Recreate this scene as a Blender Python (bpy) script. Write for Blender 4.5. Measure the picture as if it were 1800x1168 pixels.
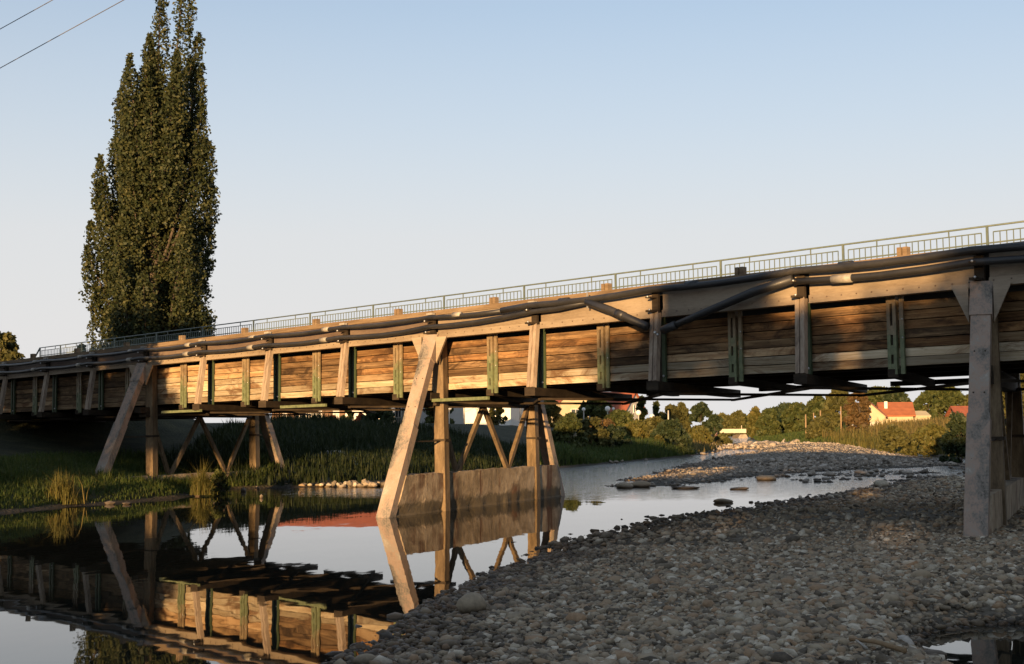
import bpy, bmesh, math, random
import numpy as np
from mathutils import Vector, Matrix

for o in list(bpy.data.objects):
    bpy.data.objects.remove(o, do_unlink=True)
scene = bpy.context.scene
COL = scene.collection
R = math.radians

# ------------------------------------------------------------------ camera, sky, sun, exposure
FPX, PITCH, ROLL, EYE = 2400.0, math.atan(171 / 2400.0), 0.006, 1.88
cam_data = bpy.data.cameras.new('camera')
cam_data.sensor_width = 36.0
cam_data.lens = 36.0 * FPX / 1800.0
cam_data.clip_start, cam_data.clip_end = 0.1, 6000
cam = bpy.data.objects.new('camera', cam_data)
COL.objects.link(cam)
_f = Vector((0, math.cos(PITCH), math.sin(PITCH)))
_u0 = Vector((0, -math.sin(PITCH), math.cos(PITCH)))
_r0 = Vector((1, 0, 0))
_r = _r0 * math.cos(ROLL) - _u0 * math.sin(ROLL)
_u = _r0 * math.sin(ROLL) + _u0 * math.cos(ROLL)
cam.matrix_world = Matrix(((_r.x, _u.x, -_f.x, 0), (_r.y, _u.y, -_f.y, 0), (_r.z, _u.z, -_f.z, EYE), (0, 0, 0, 1)))
scene.camera = cam

SUN_EL = R(4.8)
SUN_AZ = math.atan2(-0.250, -0.968)          # towards the sun, clockwise from +Y
world = bpy.data.worlds.new('World')
scene.world = world
world.use_nodes = True
wn = world.node_tree
bg = wn.nodes['Background']
sky = wn.nodes.new('ShaderNodeTexSky')
sky.sky_type = 'NISHITA'
sky.sun_disc = False
sky.sun_elevation = SUN_EL
sky.sun_rotation = SUN_AZ
sky.air_density = 1.0
sky.dust_density = 0.0
sky.ozone_density = 4.0
# a thin summer haze whitens the sky towards the horizon, all the way round
_tc = wn.nodes.new('ShaderNodeTexCoord')
_sx = wn.nodes.new('ShaderNodeSeparateXYZ')
_rp = wn.nodes.new('ShaderNodeValToRGB')
_mx = wn.nodes.new('ShaderNodeMix')
_mx.data_type = 'RGBA'
wn.links.new(_tc.outputs['Generated'], _sx.inputs[0])
wn.links.new(_sx.outputs[2], _rp.inputs[0])
_el = _rp.color_ramp.elements
for _p, _v in ((0.07, 0.98), (0.14, 0.90), (0.22, 0.64), (0.30, 0.42), (0.5, 0.26)):
    _e = _el.new(_p)
    _e.color = (_v, _v, _v, 1)
_el[0].color = (1, 1, 1, 1)
_el[-1].color = (0.20, 0.20, 0.20, 1)
wn.links.new(_rp.outputs[0], _mx.inputs[0])
_hs = wn.nodes.new('ShaderNodeHueSaturation')
_hs.inputs['Saturation'].default_value = 0.80
_hs.inputs['Value'].default_value = 0.86
wn.links.new(sky.outputs[0], _hs.inputs['Color'])
_tint = wn.nodes.new('ShaderNodeMix')
_tint.data_type = 'RGBA'
_tint.blend_type = 'MULTIPLY'
_tint.inputs[0].default_value = 1.0
_tint.inputs[7].default_value = (0.93, 1.05, 1.0, 1)
wn.links.new(_hs.outputs[0], _tint.inputs[6])
wn.links.new(_tint.outputs[2], _mx.inputs[6])
_mx.inputs[7].default_value = (2.50, 2.45, 2.44, 1)
wn.links.new(_mx.outputs[2], bg.inputs[0])
bg.inputs[1].default_value = 0.15
sun_data = bpy.data.lights.new('sun', 'SUN')
sun_data.energy = 5.0
sun_data.color = (1.0, 0.63, 0.29)
sun_data.angle = R(0.5)
sun = bpy.data.objects.new('sun', sun_data)
COL.objects.link(sun)
_d = Vector((-math.sin(SUN_AZ) * math.cos(SUN_EL), -math.cos(SUN_AZ) * math.cos(SUN_EL), -math.sin(SUN_EL)))
sun.rotation_euler = _d.to_track_quat('-Z', 'Y').to_euler()
sun.location = (-20, -60, 30)
vs = scene.view_settings
vs.view_transform = 'Standard'
vs.look = 'None'
vs.exposure = 1.06
vs.gamma = 1.0
vs.use_curve_mapping = False

rng = np.random.default_rng(11)
random.seed(5)


def at(px, py, Y):
    """a place in the world that stands Y metres ahead, seen at this direction"""
    X = (px - 900) / FPX * Y * 1.0
    yh = 755 - ROLL * (px - 900)
    return X, Y, EYE + (yh - py) / FPX * Y


# ------------------------------------------------------------------ materials
def new_mat(name):
    m = bpy.data.materials.new(name)
    m.use_nodes = True
    nt = m.node_tree
    return m, nt, nt.nodes['Principled BSDF']


def N(nt, typ, **kw):
    n = nt.nodes.new(typ)
    for k, v in kw.items():
        setattr(n, k, v)
    return n


def ramp(nt, fac, stops):
    r = N(nt, 'ShaderNodeValToRGB')
    el = r.color_ramp.elements
    while len(el) < len(stops):
        el.new(0.5)
    for e, (p, c) in zip(el, stops):
        e.position = p
        e.color = (*c, 1)
    nt.links.new(fac, r.inputs[0])
    return r.outputs[0]


def noise(nt, vec, scale, detail=5, rough=0.6, dist=0.0):
    n = N(nt, 'ShaderNodeTexNoise')
    n.inputs['Scale'].default_value = scale
    n.inputs['Detail'].default_value = detail
    n.inputs['Roughness'].default_value = rough
    n.inputs['Distortion'].default_value = dist
    if vec is not None:
        nt.links.new(vec, n.inputs['Vector'])
    return n.outputs['Fac']


def mapping(nt, vec, scale=(1, 1, 1)):
    m = N(nt, 'ShaderNodeMapping')
    m.inputs['Scale'].default_value = scale
    nt.links.new(vec, m.inputs['Vector'])
    return m.outputs[0]


def mixc(nt, fac, a, b, mode='MIX'):
    m = N(nt, 'ShaderNodeMix', data_type='RGBA', blend_type=mode)
    for s, v in ((m.inputs[0], fac), (m.inputs[6], a), (m.inputs[7], b)):
        if hasattr(v, 'is_output'):
            nt.links.new(v, s)
        elif isinstance(v, tuple):
            s.default_value = (*v, 1)
        else:
            s.default_value = v
    return m.outputs[2]


def mathn(nt, op, a, b=None, c=None):
    m = N(nt, 'ShaderNodeMath', operation=op)
    for i, v in enumerate((a, b, c)):
        if v is None:
            continue
        if hasattr(v, 'is_output'):
            nt.links.new(v, m.inputs[i])
        else:
            m.inputs[i].default_value = v
    return m.outputs[0]


def bump(nt, bs, h, strength=0.3, dist=0.02):
    b = N(nt, 'ShaderNodeBump')
    b.inputs['Strength'].default_value = strength
    b.inputs['Distance'].default_value = dist
    nt.links.new(h, b.inputs['Height'])
    nt.links.new(b.outputs[0], bs.inputs['Normal'])


def obj_coords(nt, random_shift=True):
    tc = N(nt, 'ShaderNodeTexCoord')
    if not random_shift:
        return tc.outputs['Object'], None
    oi = N(nt, 'ShaderNodeObjectInfo')
    cx = N(nt, 'ShaderNodeCombineXYZ')
    s = mathn(nt, 'MULTIPLY', oi.outputs['Random'], 57.0)
    for i in range(3):
        nt.links.new(s, cx.inputs[i])
    va = N(nt, 'ShaderNodeVectorMath', operation='ADD')
    nt.links.new(tc.outputs['Object'], va.inputs[0])
    nt.links.new(cx.outputs[0], va.inputs[1])
    return va.outputs[0], oi.outputs['Random']


def mottled(name, stops, scale=3.0, rough=0.85, bstr=0.3, stretch=(1, 1, 1), spec=0.3, fine=18.0, metallic=0.0, shift=True):
    """a surface of a few natural tones broken up by noise"""
    m, nt, bs = new_mat(name)
    vec, _ = obj_coords(nt, shift)
    v = mapping(nt, vec, stretch)
    a = noise(nt, v, scale, 6, 0.65, 0.4)
    b = noise(nt, v, fine, 4, 0.6)
    f = mathn(nt, 'ADD', mathn(nt, 'MULTIPLY', a, 0.75), mathn(nt, 'MULTIPLY', b, 0.25))
    nt.links.new(ramp(nt, f, stops), bs.inputs['Base Color'])
    bs.inputs['Roughness'].default_value = rough
    bs.inputs['Specular IOR Level'].default_value = spec
    bs.inputs['Metallic'].default_value = metallic
    if bstr:
        bump(nt, bs, f, bstr, 0.02)
    return m


def plank_mat(name, dark, mid, light, blotch):
    m, nt, bs = new_mat(name)
    vec, rnd = obj_coords(nt)
    g = noise(nt, mapping(nt, vec, (0.16, 2, 24)), 1.6, 6, 0.68, 0.3)
    h = noise(nt, mapping(nt, vec, (0.30, 0.6, 3.2)), 1.5, 7, 0.75, 0.8)
    f = mathn(nt, 'ADD', mathn(nt, 'MULTIPLY', g, 0.40), mathn(nt, 'MULTIPLY', h, 0.60))
    c = ramp(nt, f, [(0.36, dark), (0.48, mid), (0.60, light)])
    # drips and rot stains running down and along
    st = noise(nt, mapping(nt, vec, (0.55, 0.6, 1.7)), 1.4, 6, 0.72, 1.0)
    sm = ramp(nt, st, [(0.49, (0, 0, 0)), (0.62, (1, 1, 1))])
    c = mixc(nt, mathn(nt, 'MULTIPLY', sm, 0.85), c, blotch)
    v = N(nt, 'ShaderNodeHueSaturation')
    nt.links.new(c, v.inputs['Color'])
    nt.links.new(mathn(nt, 'MULTIPLY_ADD', rnd, 0.85, 0.55), v.inputs['Value'])
    nt.links.new(v.outputs[0], bs.inputs['Base Color'])
    bs.inputs['Roughness'].default_value = 0.82
    bs.inputs['Specular IOR Level'].default_value = 0.25
    bump(nt, bs, g, 0.45, 0.008)
    return m


def leaf_mat(name, a, b, c, trans=0.35, patch=0.5):
    m, nt, bs = new_mat(name)
    geo = N(nt, 'ShaderNodeNewGeometry')
    tc = N(nt, 'ShaderNodeTexCoord')
    nz = noise(nt, tc.outputs['Object'], patch, 3, 0.6)
    f = mathn(nt, 'ADD', mathn(nt, 'MULTIPLY', geo.outputs['Random Per Island'], 0.5), mathn(nt, 'MULTIPLY', nz, 0.6))
    col = ramp(nt, f, [(0.25, a), (0.55, b), (0.85, c)])
    nt.links.new(col, bs.inputs['Base Color'])
    bs.inputs['Roughness'].default_value = 0.6
    bs.inputs['Specular IOR Level'].default_value = 0.25
    tr = N(nt, 'ShaderNodeBsdfTranslucent')
    nt.links.new(col, tr.inputs['Color'])
    mx = N(nt, 'ShaderNodeMixShader')
    mx.inputs[0].default_value = trans
    nt.links.new(bs.outputs[0], mx.inputs[1])
    nt.links.new(tr.outputs[0], mx.inputs[2])
    nt.links.new(mx.outputs[0], nt.nodes['Material Output'].inputs['Surface'])
    return m


M = {}
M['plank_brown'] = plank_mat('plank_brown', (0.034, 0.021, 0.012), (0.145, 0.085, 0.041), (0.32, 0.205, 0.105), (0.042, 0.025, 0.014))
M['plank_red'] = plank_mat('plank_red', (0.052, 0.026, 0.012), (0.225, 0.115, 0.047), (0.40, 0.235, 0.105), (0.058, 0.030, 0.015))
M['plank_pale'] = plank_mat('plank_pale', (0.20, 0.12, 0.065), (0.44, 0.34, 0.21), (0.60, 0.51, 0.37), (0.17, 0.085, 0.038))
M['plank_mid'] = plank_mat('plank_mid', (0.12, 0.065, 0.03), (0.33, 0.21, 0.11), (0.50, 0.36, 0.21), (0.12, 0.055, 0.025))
M['concrete'] = mottled('concrete', [(0.32, (0.15, 0.125, 0.10)), (0.5, (0.30, 0.25, 0.20)), (0.68, (0.42, 0.36, 0.29))], 1.6, 0.9, 0.35, fine=22)
M['leg'] = mottled('weathered_leg', [(0.35, (0.075, 0.066, 0.056)), (0.45, (0.23, 0.20, 0.165)), (0.53, (0.37, 0.265, 0.20)), (0.60, (0.32, 0.28, 0.23)), (0.70, (0.50, 0.44, 0.365))], 2.3, 0.85, 0.5, (1, 1, 0.6), fine=34)
M['plate'] = mottled('weathered_plate', [(0.32, (0.17, 0.125, 0.085)), (0.52, (0.30, 0.235, 0.165)), (0.70, (0.40, 0.32, 0.23))], 0.9, 0.6, 0.1, (0.5, 1, 2.2), 0.4)
M['web'] = mottled('rusted_web', [(0.32, (0.085, 0.055, 0.04)), (0.55, (0.16, 0.115, 0.085)), (0.72, (0.23, 0.17, 0.12))], 0.9, 0.7, 0.1, (0.5, 1, 2.2), 0.4)
M['curb'] = mottled('timber_edge', [(0.32, (0.10, 0.066, 0.038)), (0.52, (0.21, 0.145, 0.085)), (0.70, (0.32, 0.235, 0.145))], 1.4, 0.85, 0.3, (0.5, 2, 6))
M['strut'] = mottled('strut_timber', [(0.32, (0.14, 0.10, 0.075)), (0.50, (0.34, 0.26, 0.19)), (0.68, (0.45, 0.37, 0.28))], 2.4, 0.85, 0.4, (3, 3, 0.6))
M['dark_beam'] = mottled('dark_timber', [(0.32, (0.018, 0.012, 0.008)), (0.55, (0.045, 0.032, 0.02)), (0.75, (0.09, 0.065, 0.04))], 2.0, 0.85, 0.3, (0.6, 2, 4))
M['old_beam'] = mottled('pier_timber', [(0.32, (0.07, 0.05, 0.03)), (0.52, (0.17, 0.12, 0.07)), (0.72, (0.30, 0.22, 0.13))], 2.0, 0.85, 0.35, (3, 3, 0.7))
M['pipe'] = mottled('black_pipe', [(0.35, (0.016, 0.016, 0.017)), (0.6, (0.036, 0.034, 0.033)), (0.75, (0.075, 0.066, 0.058))], 2.2, 0.46, 0.05, (0.5, 1, 1), 0.5)
M['sleeve'] = mottled('grey_sleeve', [(0.35, (0.20, 0.18, 0.15)), (0.65, (0.42, 0.38, 0.32))], 3.0, 0.5, 0.05)
M['zinc'] = mottled('zinc', [(0.3, (0.40, 0.40, 0.38)), (0.7, (0.62, 0.62, 0.60))], 5.0, 0.35, 0.05, metallic=0.6, spec=0.6)
M['rail'] = mottled('railing_paint', [(0.35, (0.085, 0.115, 0.10)), (0.65, (0.15, 0.175, 0.15))], 5.0, 0.45, 0.05)
M['tarmac'] = mottled('tarmac', [(0.3, (0.035, 0.035, 0.035)), (0.7, (0.07, 0.068, 0.063))], 4.0, 0.95, 0.3)


def bracket_mat():
    m, nt, bs = new_mat('green_bracket')
    vec, _ = obj_coords(nt, False)
    sx = N(nt, 'ShaderNodeSeparateXYZ')
    nt.links.new(vec, sx.inputs[0])
    nz = noise(nt, vec, 3.5, 5, 0.7)
    z = mathn(nt, 'ADD', mathn(nt, 'MULTIPLY_ADD', sx.outputs[2], 0.73, -1.97), mathn(nt, 'MULTIPLY_ADD', nz, 0.9, -0.45))
    worn = ramp(nt, z, [(0.42, (0, 0, 0)), (0.66, (1, 1, 1))])
    g = ramp(nt, noise(nt, vec, 9, 5), [(0.3, (0.10, 0.12, 0.06)), (0.7, (0.21, 0.235, 0.12))])
    t = ramp(nt, noise(nt, vec, 7, 5), [(0.3, (0.16, 0.11, 0.065)), (0.7, (0.33, 0.25, 0.15))])
    nt.links.new(mixc(nt, worn, g, t), bs.inputs['Base Color'])
    bs.inputs['Roughness'].default_value = 0.5
    bump(nt, bs, nz, 0.1, 0.01)
    return m


M['bracket'] = bracket_mat()
M['post_green'] = mottled('green_post', [(0.3, (0.03, 0.05, 0.025)), (0.6, (0.075, 0.10, 0.05)), (0.75, (0.13, 0.12, 0.07))], 3.0, 0.55, 0.1, (2, 2, 0.6))


def pier_wall_mat():
    m, nt, bs = new_mat('pier_wall_concrete')
    vec, _ = obj_coords(nt, True)
    sx = N(nt, 'ShaderNodeSeparateXYZ')
    tc = N(nt, 'ShaderNodeTexCoord')
    nt.links.new(tc.outputs['Object'], sx.inputs[0])
    a = noise(nt, vec, 1.3, 6, 0.7, 0.5)
    base = ramp(nt, a, [(0.34, (0.13, 0.098, 0.062)), (0.47, (0.28, 0.215, 0.14)), (0.55, (0.37, 0.29, 0.20)), (0.66, (0.47, 0.38, 0.27))])
    # rust runs under the bolts: vertical streaks
    st = noise(nt, mapping(nt, vec, (1.7, 1.7, 0.13)), 1.5, 4, 0.65)
    sm = ramp(nt, st, [(0.53, (0, 0, 0)), (0.60, (1, 1, 1))])
    reach = ramp(nt, noise(nt, mapping(nt, vec, (0.5, 0.5, 0.8)), 1.3, 3), [(0.47, (0, 0, 0)), (0.58, (1, 1, 1))])
    base = mixc(nt, mathn(nt, 'MULTIPLY', mathn(nt, 'MULTIPLY', sm, reach), 0.9), base, (0.11, 0.042, 0.018))
    # old tide mark above the water
    tide = mathn(nt, 'ADD', sx.outputs[2], mathn(nt, 'MULTIPLY', noise(nt, vec, 3.2, 6, 0.75), 0.55))
    tm = ramp(nt, tide, [(0.50, (1, 1, 1)), (0.60, (0, 0, 0))])
    base = mixc(nt, mathn(nt, 'MULTIPLY', tm, 0.85), base, (0.075, 0.06, 0.035))
    nt.links.new(base, bs.inputs['Base Color'])
    bs.inputs['Roughness'].default_value = 0.92
    bump(nt, bs, mathn(nt, 'ADD', a, mathn(nt, 'MULTIPLY', noise(nt, vec, 11, 5, 0.7), 0.6)), 0.6, 0.04)
    return m


M['pier_wall'] = pier_wall_mat()


def stone_mat(name, stops, wet_z=0.05):
    m, nt, bs = new_mat(name)
    geo = N(nt, 'ShaderNodeNewGeometry')
    oi = N(nt, 'ShaderNodeObjectInfo')
    tc = N(nt, 'ShaderNodeTexCoord')
    nz = noise(nt, geo.outputs['Position'], 16, 4, 0.65)
    r = mathn(nt, 'FRACT', mathn(nt, 'ADD', geo.outputs['Random Per Island'], oi.outputs['Random']))
    f = mathn(nt, 'ADD', mathn(nt, 'MULTIPLY', r, 0.8), mathn(nt, 'MULTIPLY', nz, 0.2))
    col = ramp(nt, f, stops)
    col = mixc(nt, 0.5, col, ramp(nt, nz, [(0.3, (0.45, 0.45, 0.45)), (0.7, (1, 1, 1))]), 'MULTIPLY')
    sx = N(nt, 'ShaderNodeSeparateXYZ')
    nt.links.new(geo.outputs['Position'], sx.inputs[0])
    z = mathn(nt, 'ADD', sx.outputs[2], mathn(nt, 'MULTIPLY', noise(nt, geo.outputs['Position'], 1.2, 3), 0.10))
    wet = ramp(nt, z, [(wet_z + 0.02, (1, 1, 1)), (wet_z + 0.10, (0, 0, 0))])
    dark = mixc(nt, 1.0, col, (0.30, 0.26, 0.22), 'MULTIPLY')
    nt.links.new(mixc(nt, wet, col, dark), bs.inputs['Base Color'])
    rr = mathn(nt, 'MULTIPLY_ADD', wet, -0.35, 0.85)
    nt.links.new(rr, bs.inputs['Roughness'])
    bs.inputs['Specular IOR Level'].default_value = 0.3
    bump(nt, bs, nz, 0.4, 0.01)
    return m


STONES = [(0.06, (0.075, 0.060, 0.044)), (0.25, (0.24, 0.190, 0.132)), (0.46, (0.42, 0.335, 0.225)), (0.62, (0.38, 0.245, 0.14)), (0.78, (0.48, 0.40, 0.285)), (0.95, (0.78, 0.68, 0.53))]
M['stone'] = stone_mat('river_stone', STONES)
M['bar_stone'] = stone_mat('bar_stone', [(0.1, (0.15, 0.125, 0.10)), (0.4, (0.32, 0.265, 0.205)), (0.7, (0.42, 0.345, 0.27)), (0.9, (0.58, 0.52, 0.44))])
M['rubble'] = stone_mat('pale_rubble', [(0.1, (0.35, 0.30, 0.24)), (0.5, (0.5, 0.45, 0.38)), (0.9, (0.66, 0.62, 0.55))], -1)

M['leaf_poplar'] = leaf_mat('leaf_poplar', (0.018, 0.026, 0.009), (0.038, 0.048, 0.017), (0.088, 0.086, 0.031), 0.18, 0.55)
M['leaf_green'] = leaf_mat('leaf_green', (0.038, 0.052, 0.015), (0.075, 0.090, 0.026), (0.115, 0.118, 0.036), 0.3, 0.35)
M['leaf_olive'] = leaf_mat('leaf_olive', (0.055, 0.056, 0.018), (0.098, 0.096, 0.030), (0.145, 0.130, 0.042), 0.3, 0.35)
M['leaf_dark'] = leaf_mat('leaf_dark', (0.018, 0.030, 0.013), (0.034, 0.050, 0.020), (0.060, 0.072, 0.028), 0.2, 0.4)
M['leaf_yellow'] = leaf_mat('leaf_yellow', (0.085, 0.088, 0.024), (0.120, 0.115, 0.030), (0.165, 0.130, 0.035), 0.35, 0.5)
M['leaf_rust'] = leaf_mat('leaf_rust', (0.07, 0.05, 0.02), (0.12, 0.075, 0.03), (0.17, 0.10, 0.04), 0.3, 0.5)
M['leaf_red'] = leaf_mat('leaf_red', (0.05, 0.07, 0.02), (0.25, 0.05, 0.03), (0.45, 0.07, 0.04), 0.2, 1.5)
M['grass'] = leaf_mat('grass_blade', (0.040, 0.070, 0.015), (0.072, 0.105, 0.024), (0.115, 0.125, 0.034), 0.4, 0.8)
M['grass_shaded'] = leaf_mat('shaded_grass_blade', (0.012, 0.020, 0.006), (0.022, 0.034, 0.010), (0.040, 0.046, 0.015), 0.3, 0.8)  # copy of the grass, darkened so the bank's deep shade is in its colour
M['grass_dry'] = leaf_mat('dry_grass_blade', (0.10, 0.095, 0.030), (0.17, 0.135, 0.045), (0.24, 0.17, 0.06), 0.4, 0.5)
M['bark'] = mottled('bark', [(0.3, (0.04, 0.03, 0.022)), (0.7, (0.13, 0.10, 0.075))], 4, 0.95, 0.8, (3, 3, 0.6))


def roof_mat(name, a, b):
    m, nt, bs = new_mat(name)
    vec, _ = obj_coords(nt, False)
    w = N(nt, 'ShaderNodeTexWave', wave_type='BANDS', bands_direction='Z')
    w.inputs['Scale'].default_value = 2.2
    nt.links.new(vec, w.inputs['Vector'])
    nz = noise(nt, vec, 1.5, 5, 0.7)
    nt.links.new(ramp(nt, nz, [(0.3, a), (0.7, b)]), bs.inputs['Base Color'])
    bs.inputs['Roughness'].default_value = 0.85
    bump(nt, bs, w.outputs['Fac'], 0.5, 0.05)
    return m


M['roof_red'] = roof_mat('roof_red', (0.24, 0.065, 0.03), (0.36, 0.105, 0.05))
M['roof_orange'] = roof_mat('roof_orange', (0.26, 0.085, 0.035), (0.38, 0.125, 0.05))
M['roof_brown'] = roof_mat('roof_brown', (0.12, 0.05, 0.035), (0.2, 0.085, 0.06))
M['wall_white'] = mottled('white_render', [(0.3, (0.62, 0.60, 0.55)), (0.7, (0.78, 0.76, 0.70))], 1.0, 0.9, 0.05)
M['wall_yellow'] = mottled('yellow_render', [(0.3, (0.40, 0.34, 0.22)), (0.7, (0.52, 0.44, 0.29))], 1.0, 0.9, 0.05)
M['wall_grey'] = mottled('grey_render', [(0.3, (0.40, 0.38, 0.35)), (0.7, (0.52, 0.50, 0.46))], 1.0, 0.9, 0.05)
M['door_brown'] = mottled('brown_door', [(0.3, (0.16, 0.09, 0.05)), (0.7, (0.25, 0.15, 0.09))], 2.0, 0.7, 0.05)
M['lamp_glass'] = mottled('opal_glass', [(0.3, (0.75, 0.72, 0.66)), (0.7, (0.85, 0.83, 0.78))], 1.0, 0.3, 0.0)
M['lamp_post'] = mottled('pale_pole', [(0.3, (0.40, 0.37, 0.31)), (0.7, (0.55, 0.51, 0.44))], 2.0, 0.6, 0.0)
M['pole_wood'] = mottled('pole_wood', [(0.3, (0.20, 0.13, 0.07)), (0.7, (0.36, 0.25, 0.14))], 2.0, 0.9, 0.2)
M['stone_cream'] = mottled('cream_stone', [(0.3, (0.48, 0.42, 0.32)), (0.7, (0.62, 0.55, 0.44))], 1.0, 0.9, 0.1)
M['wire'] = mottled('wire', [(0.3, (0.10, 0.10, 0.12)), (0.7, (0.16, 0.16, 0.18))], 1.0, 0.6, 0.0)
gm, gnt, gbs = new_mat('window_glass')
gbs.inputs['Base Color'].default_value = (0.06, 0.075, 0.09, 1)
gbs.inputs['Roughness'].default_value = 0.06
nz_ = noise(gnt, N(gnt, 'ShaderNodeTexCoord').outputs['Object'], 0.8, 2)
bump(gnt, gbs, nz_, 0.05, 0.01)
M['glass'] = gm


# ------------------------------------------------------------------ mesh helpers
class MB:
    def __init__(self):
        self.v, self.f = [], []

    def box(self, c, s, rot=None):
        hx, hy, hz = s[0] / 2, s[1] / 2, s[2] / 2
        k = len(self.v)
        for x, y, z in ((-1, -1, -1), (1, -1, -1), (1, 1, -1), (-1, 1, -1), (-1, -1, 1), (1, -1, 1), (1, 1, 1), (-1, 1, 1)):
            p = Vector((x * hx, y * hy, z * hz))
            if rot is not None:
                p = rot @ p
            self.v.append(tuple(p + Vector(c)))
        self.f += [tuple(k + i for i in q) for q in ((0, 3, 2, 1), (4, 5, 6, 7), (0, 1, 5, 4), (1, 2, 6, 5), (2, 3, 7, 6), (3, 0, 4, 7))]
        return self

    def bar(self, p0, p1, w, h, side=(1, 0, 0), taper=1.0):
        """square bar from p0 to p1; w is its width along 'side', h the other way"""
        p0, p1 = Vector(p0), Vector(p1)
        ax = (p1 - p0).normalized()
        sd = Vector(side)
        sd = (sd - ax * sd.dot(ax)).normalized()
        up = ax.cross(sd)
        k = len(self.v)
        for p, t in ((p0, 1.0), (p1, taper)):
            for a, b in ((-1, -1), (1, -1), (1, 1), (-1, 1)):
                self.v.append(tuple(p + sd * (a * w / 2 * t) + up * (b * h / 2 * t)))
        self.f += [tuple(k + i for i in q) for q in ((0, 3, 2, 1), (4, 5, 6, 7), (0, 1, 5, 4), (1, 2, 6, 5), (2, 3, 7, 6), (3, 0, 4, 7))]
        return self

    def tube(self, pts, r, seg=8, cap=True):
        pts = [Vector(p) for p in pts]
        rr = r if isinstance(r, (list, tuple)) else [r] * len(pts)
        k = len(self.v)
        for i, p in enumerate(pts):
            a = pts[max(i - 1, 0)]
            b = pts[min(i + 1, len(pts) - 1)]
            ax = (b - a).normalized()
            ref = Vector((0, 0, 1)) if abs(ax.z) < 0.9 else Vector((1, 0, 0))
            s = ax.cross(ref).normalized()
            u = s.cross(ax)
            for j in range(seg):
                t = 2 * math.pi * j / seg
                self.v.append(tuple(p + (s * math.cos(t) + u * math.sin(t)) * rr[i]))
        for i in range(len(pts) - 1):
            for j in range(seg):
                j2 = (j + 1) % seg
                self.f.append((k + i * seg + j, k + i * seg + j2, k + (i + 1) * seg + j2, k + (i + 1) * seg + j))
        if cap:
            self.f.append(tuple(k + j for j in range(seg))[::-1])
            e = k + (len(pts) - 1) * seg
            self.f.append(tuple(e + j for j in range(seg)))
        return self

    def prism(self, poly, y0, y1):
        """poly of (x, z) extruded along y"""
        k, n = len(self.v), len(poly)
        for y in (y0, y1):
            for x, z in poly:
                self.v.append((x, y, z))
        self.f.append(tuple(k + i for i in range(n)))
        self.f.append(tuple(k + n + i for i in range(n))[::-1])
        for i in range(n):
            j = (i + 1) % n
            self.f.append((k + i, k + n + i, k + n + j, k + j))
        return self

    def ball(self, c, r, seg=8, rings=6):
        k = len(self.v)
        for i in range(rings + 1):
            t = math.pi * i / rings
            for j in range(seg):
                a = 2 * math.pi * j / seg
                self.v.append((c[0] + r * math.sin(t) * math.cos(a), c[1] + r * math.sin(t) * math.sin(a), c[2] + r * math.cos(t)))
        for i in range(rings):
            for j in range(seg):
                j2 = (j + 1) % seg
                self.f.append((k + i * seg + j, k + (i + 1) * seg + j, k + (i + 1) * seg + j2, k + i * seg + j2))
        return self

    def mesh(self, name, mat, smooth=False):
        me = bpy.data.meshes.new(name)
        me.from_pydata(self.v, [], self.f)
        me.update()
        if mat:
            me.materials.append(M[mat] if isinstance(mat, str) else mat)
        if smooth:
            me.shade_smooth()
        return me

    def build(self, name, mat, parent=None, smooth=False):
        return link(name, self.mesh(name, mat, smooth), parent)


def link(name, data, parent=None):
    o = bpy.data.objects.new(name, data)
    COL.objects.link(o)
    if parent is not None:
        o.parent = parent
    return o


def tag(o, label=None, cat=None, group=None, kind=None):
    for k, v in (('label', label), ('category', cat), ('group', group), ('kind', kind)):
        if v:
            o[k] = v
    return o


def empty(name, loc, rot=(0, 0, 0)):
    o = bpy.data.objects.new(name, None)
    o.empty_display_size = 0.2
    COL.objects.link(o)
    o.location = loc
    o.rotation_euler = rot
    return o


def np_mesh(name, V, F, mat, smooth=False):
    """fast mesh from numpy arrays, every face with the same number of corners"""
    V = np.asarray(V, np.float32)
    F = np.asarray(F, np.int32)
    me = bpy.data.meshes.new(name)
    me.vertices.add(len(V))
    me.vertices.foreach_set('co', V.ravel())
    n, k = F.shape
    me.loops.add(n * k)
    me.loops.foreach_set('vertex_index', F.ravel())
    me.polygons.add(n)
    me.polygons.foreach_set('loop_start', np.arange(n, dtype=np.int32) * k)
    me.polygons.foreach_set('loop_total', np.full(n, k, np.int32))
    me.polygons.foreach_set('use_smooth', np.full(n, smooth))
    me.materials.append(M[mat] if isinstance(mat, str) else mat)
    me.update(calc_edges=True)
    return me


def ico(sub):
    bm = bmesh.new()
    bmesh.ops.create_icosphere(bm, subdivisions=sub, radius=1.0)
    bm.verts.ensure_lookup_table()
    v = np.array([p.co[:] for p in bm.verts])
    f = np.array([[q.index for q in p.verts] for p in bm.faces])
    bm.free()
    return v, f


ICO1, ICO2 = ico(1), ico(2)


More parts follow.
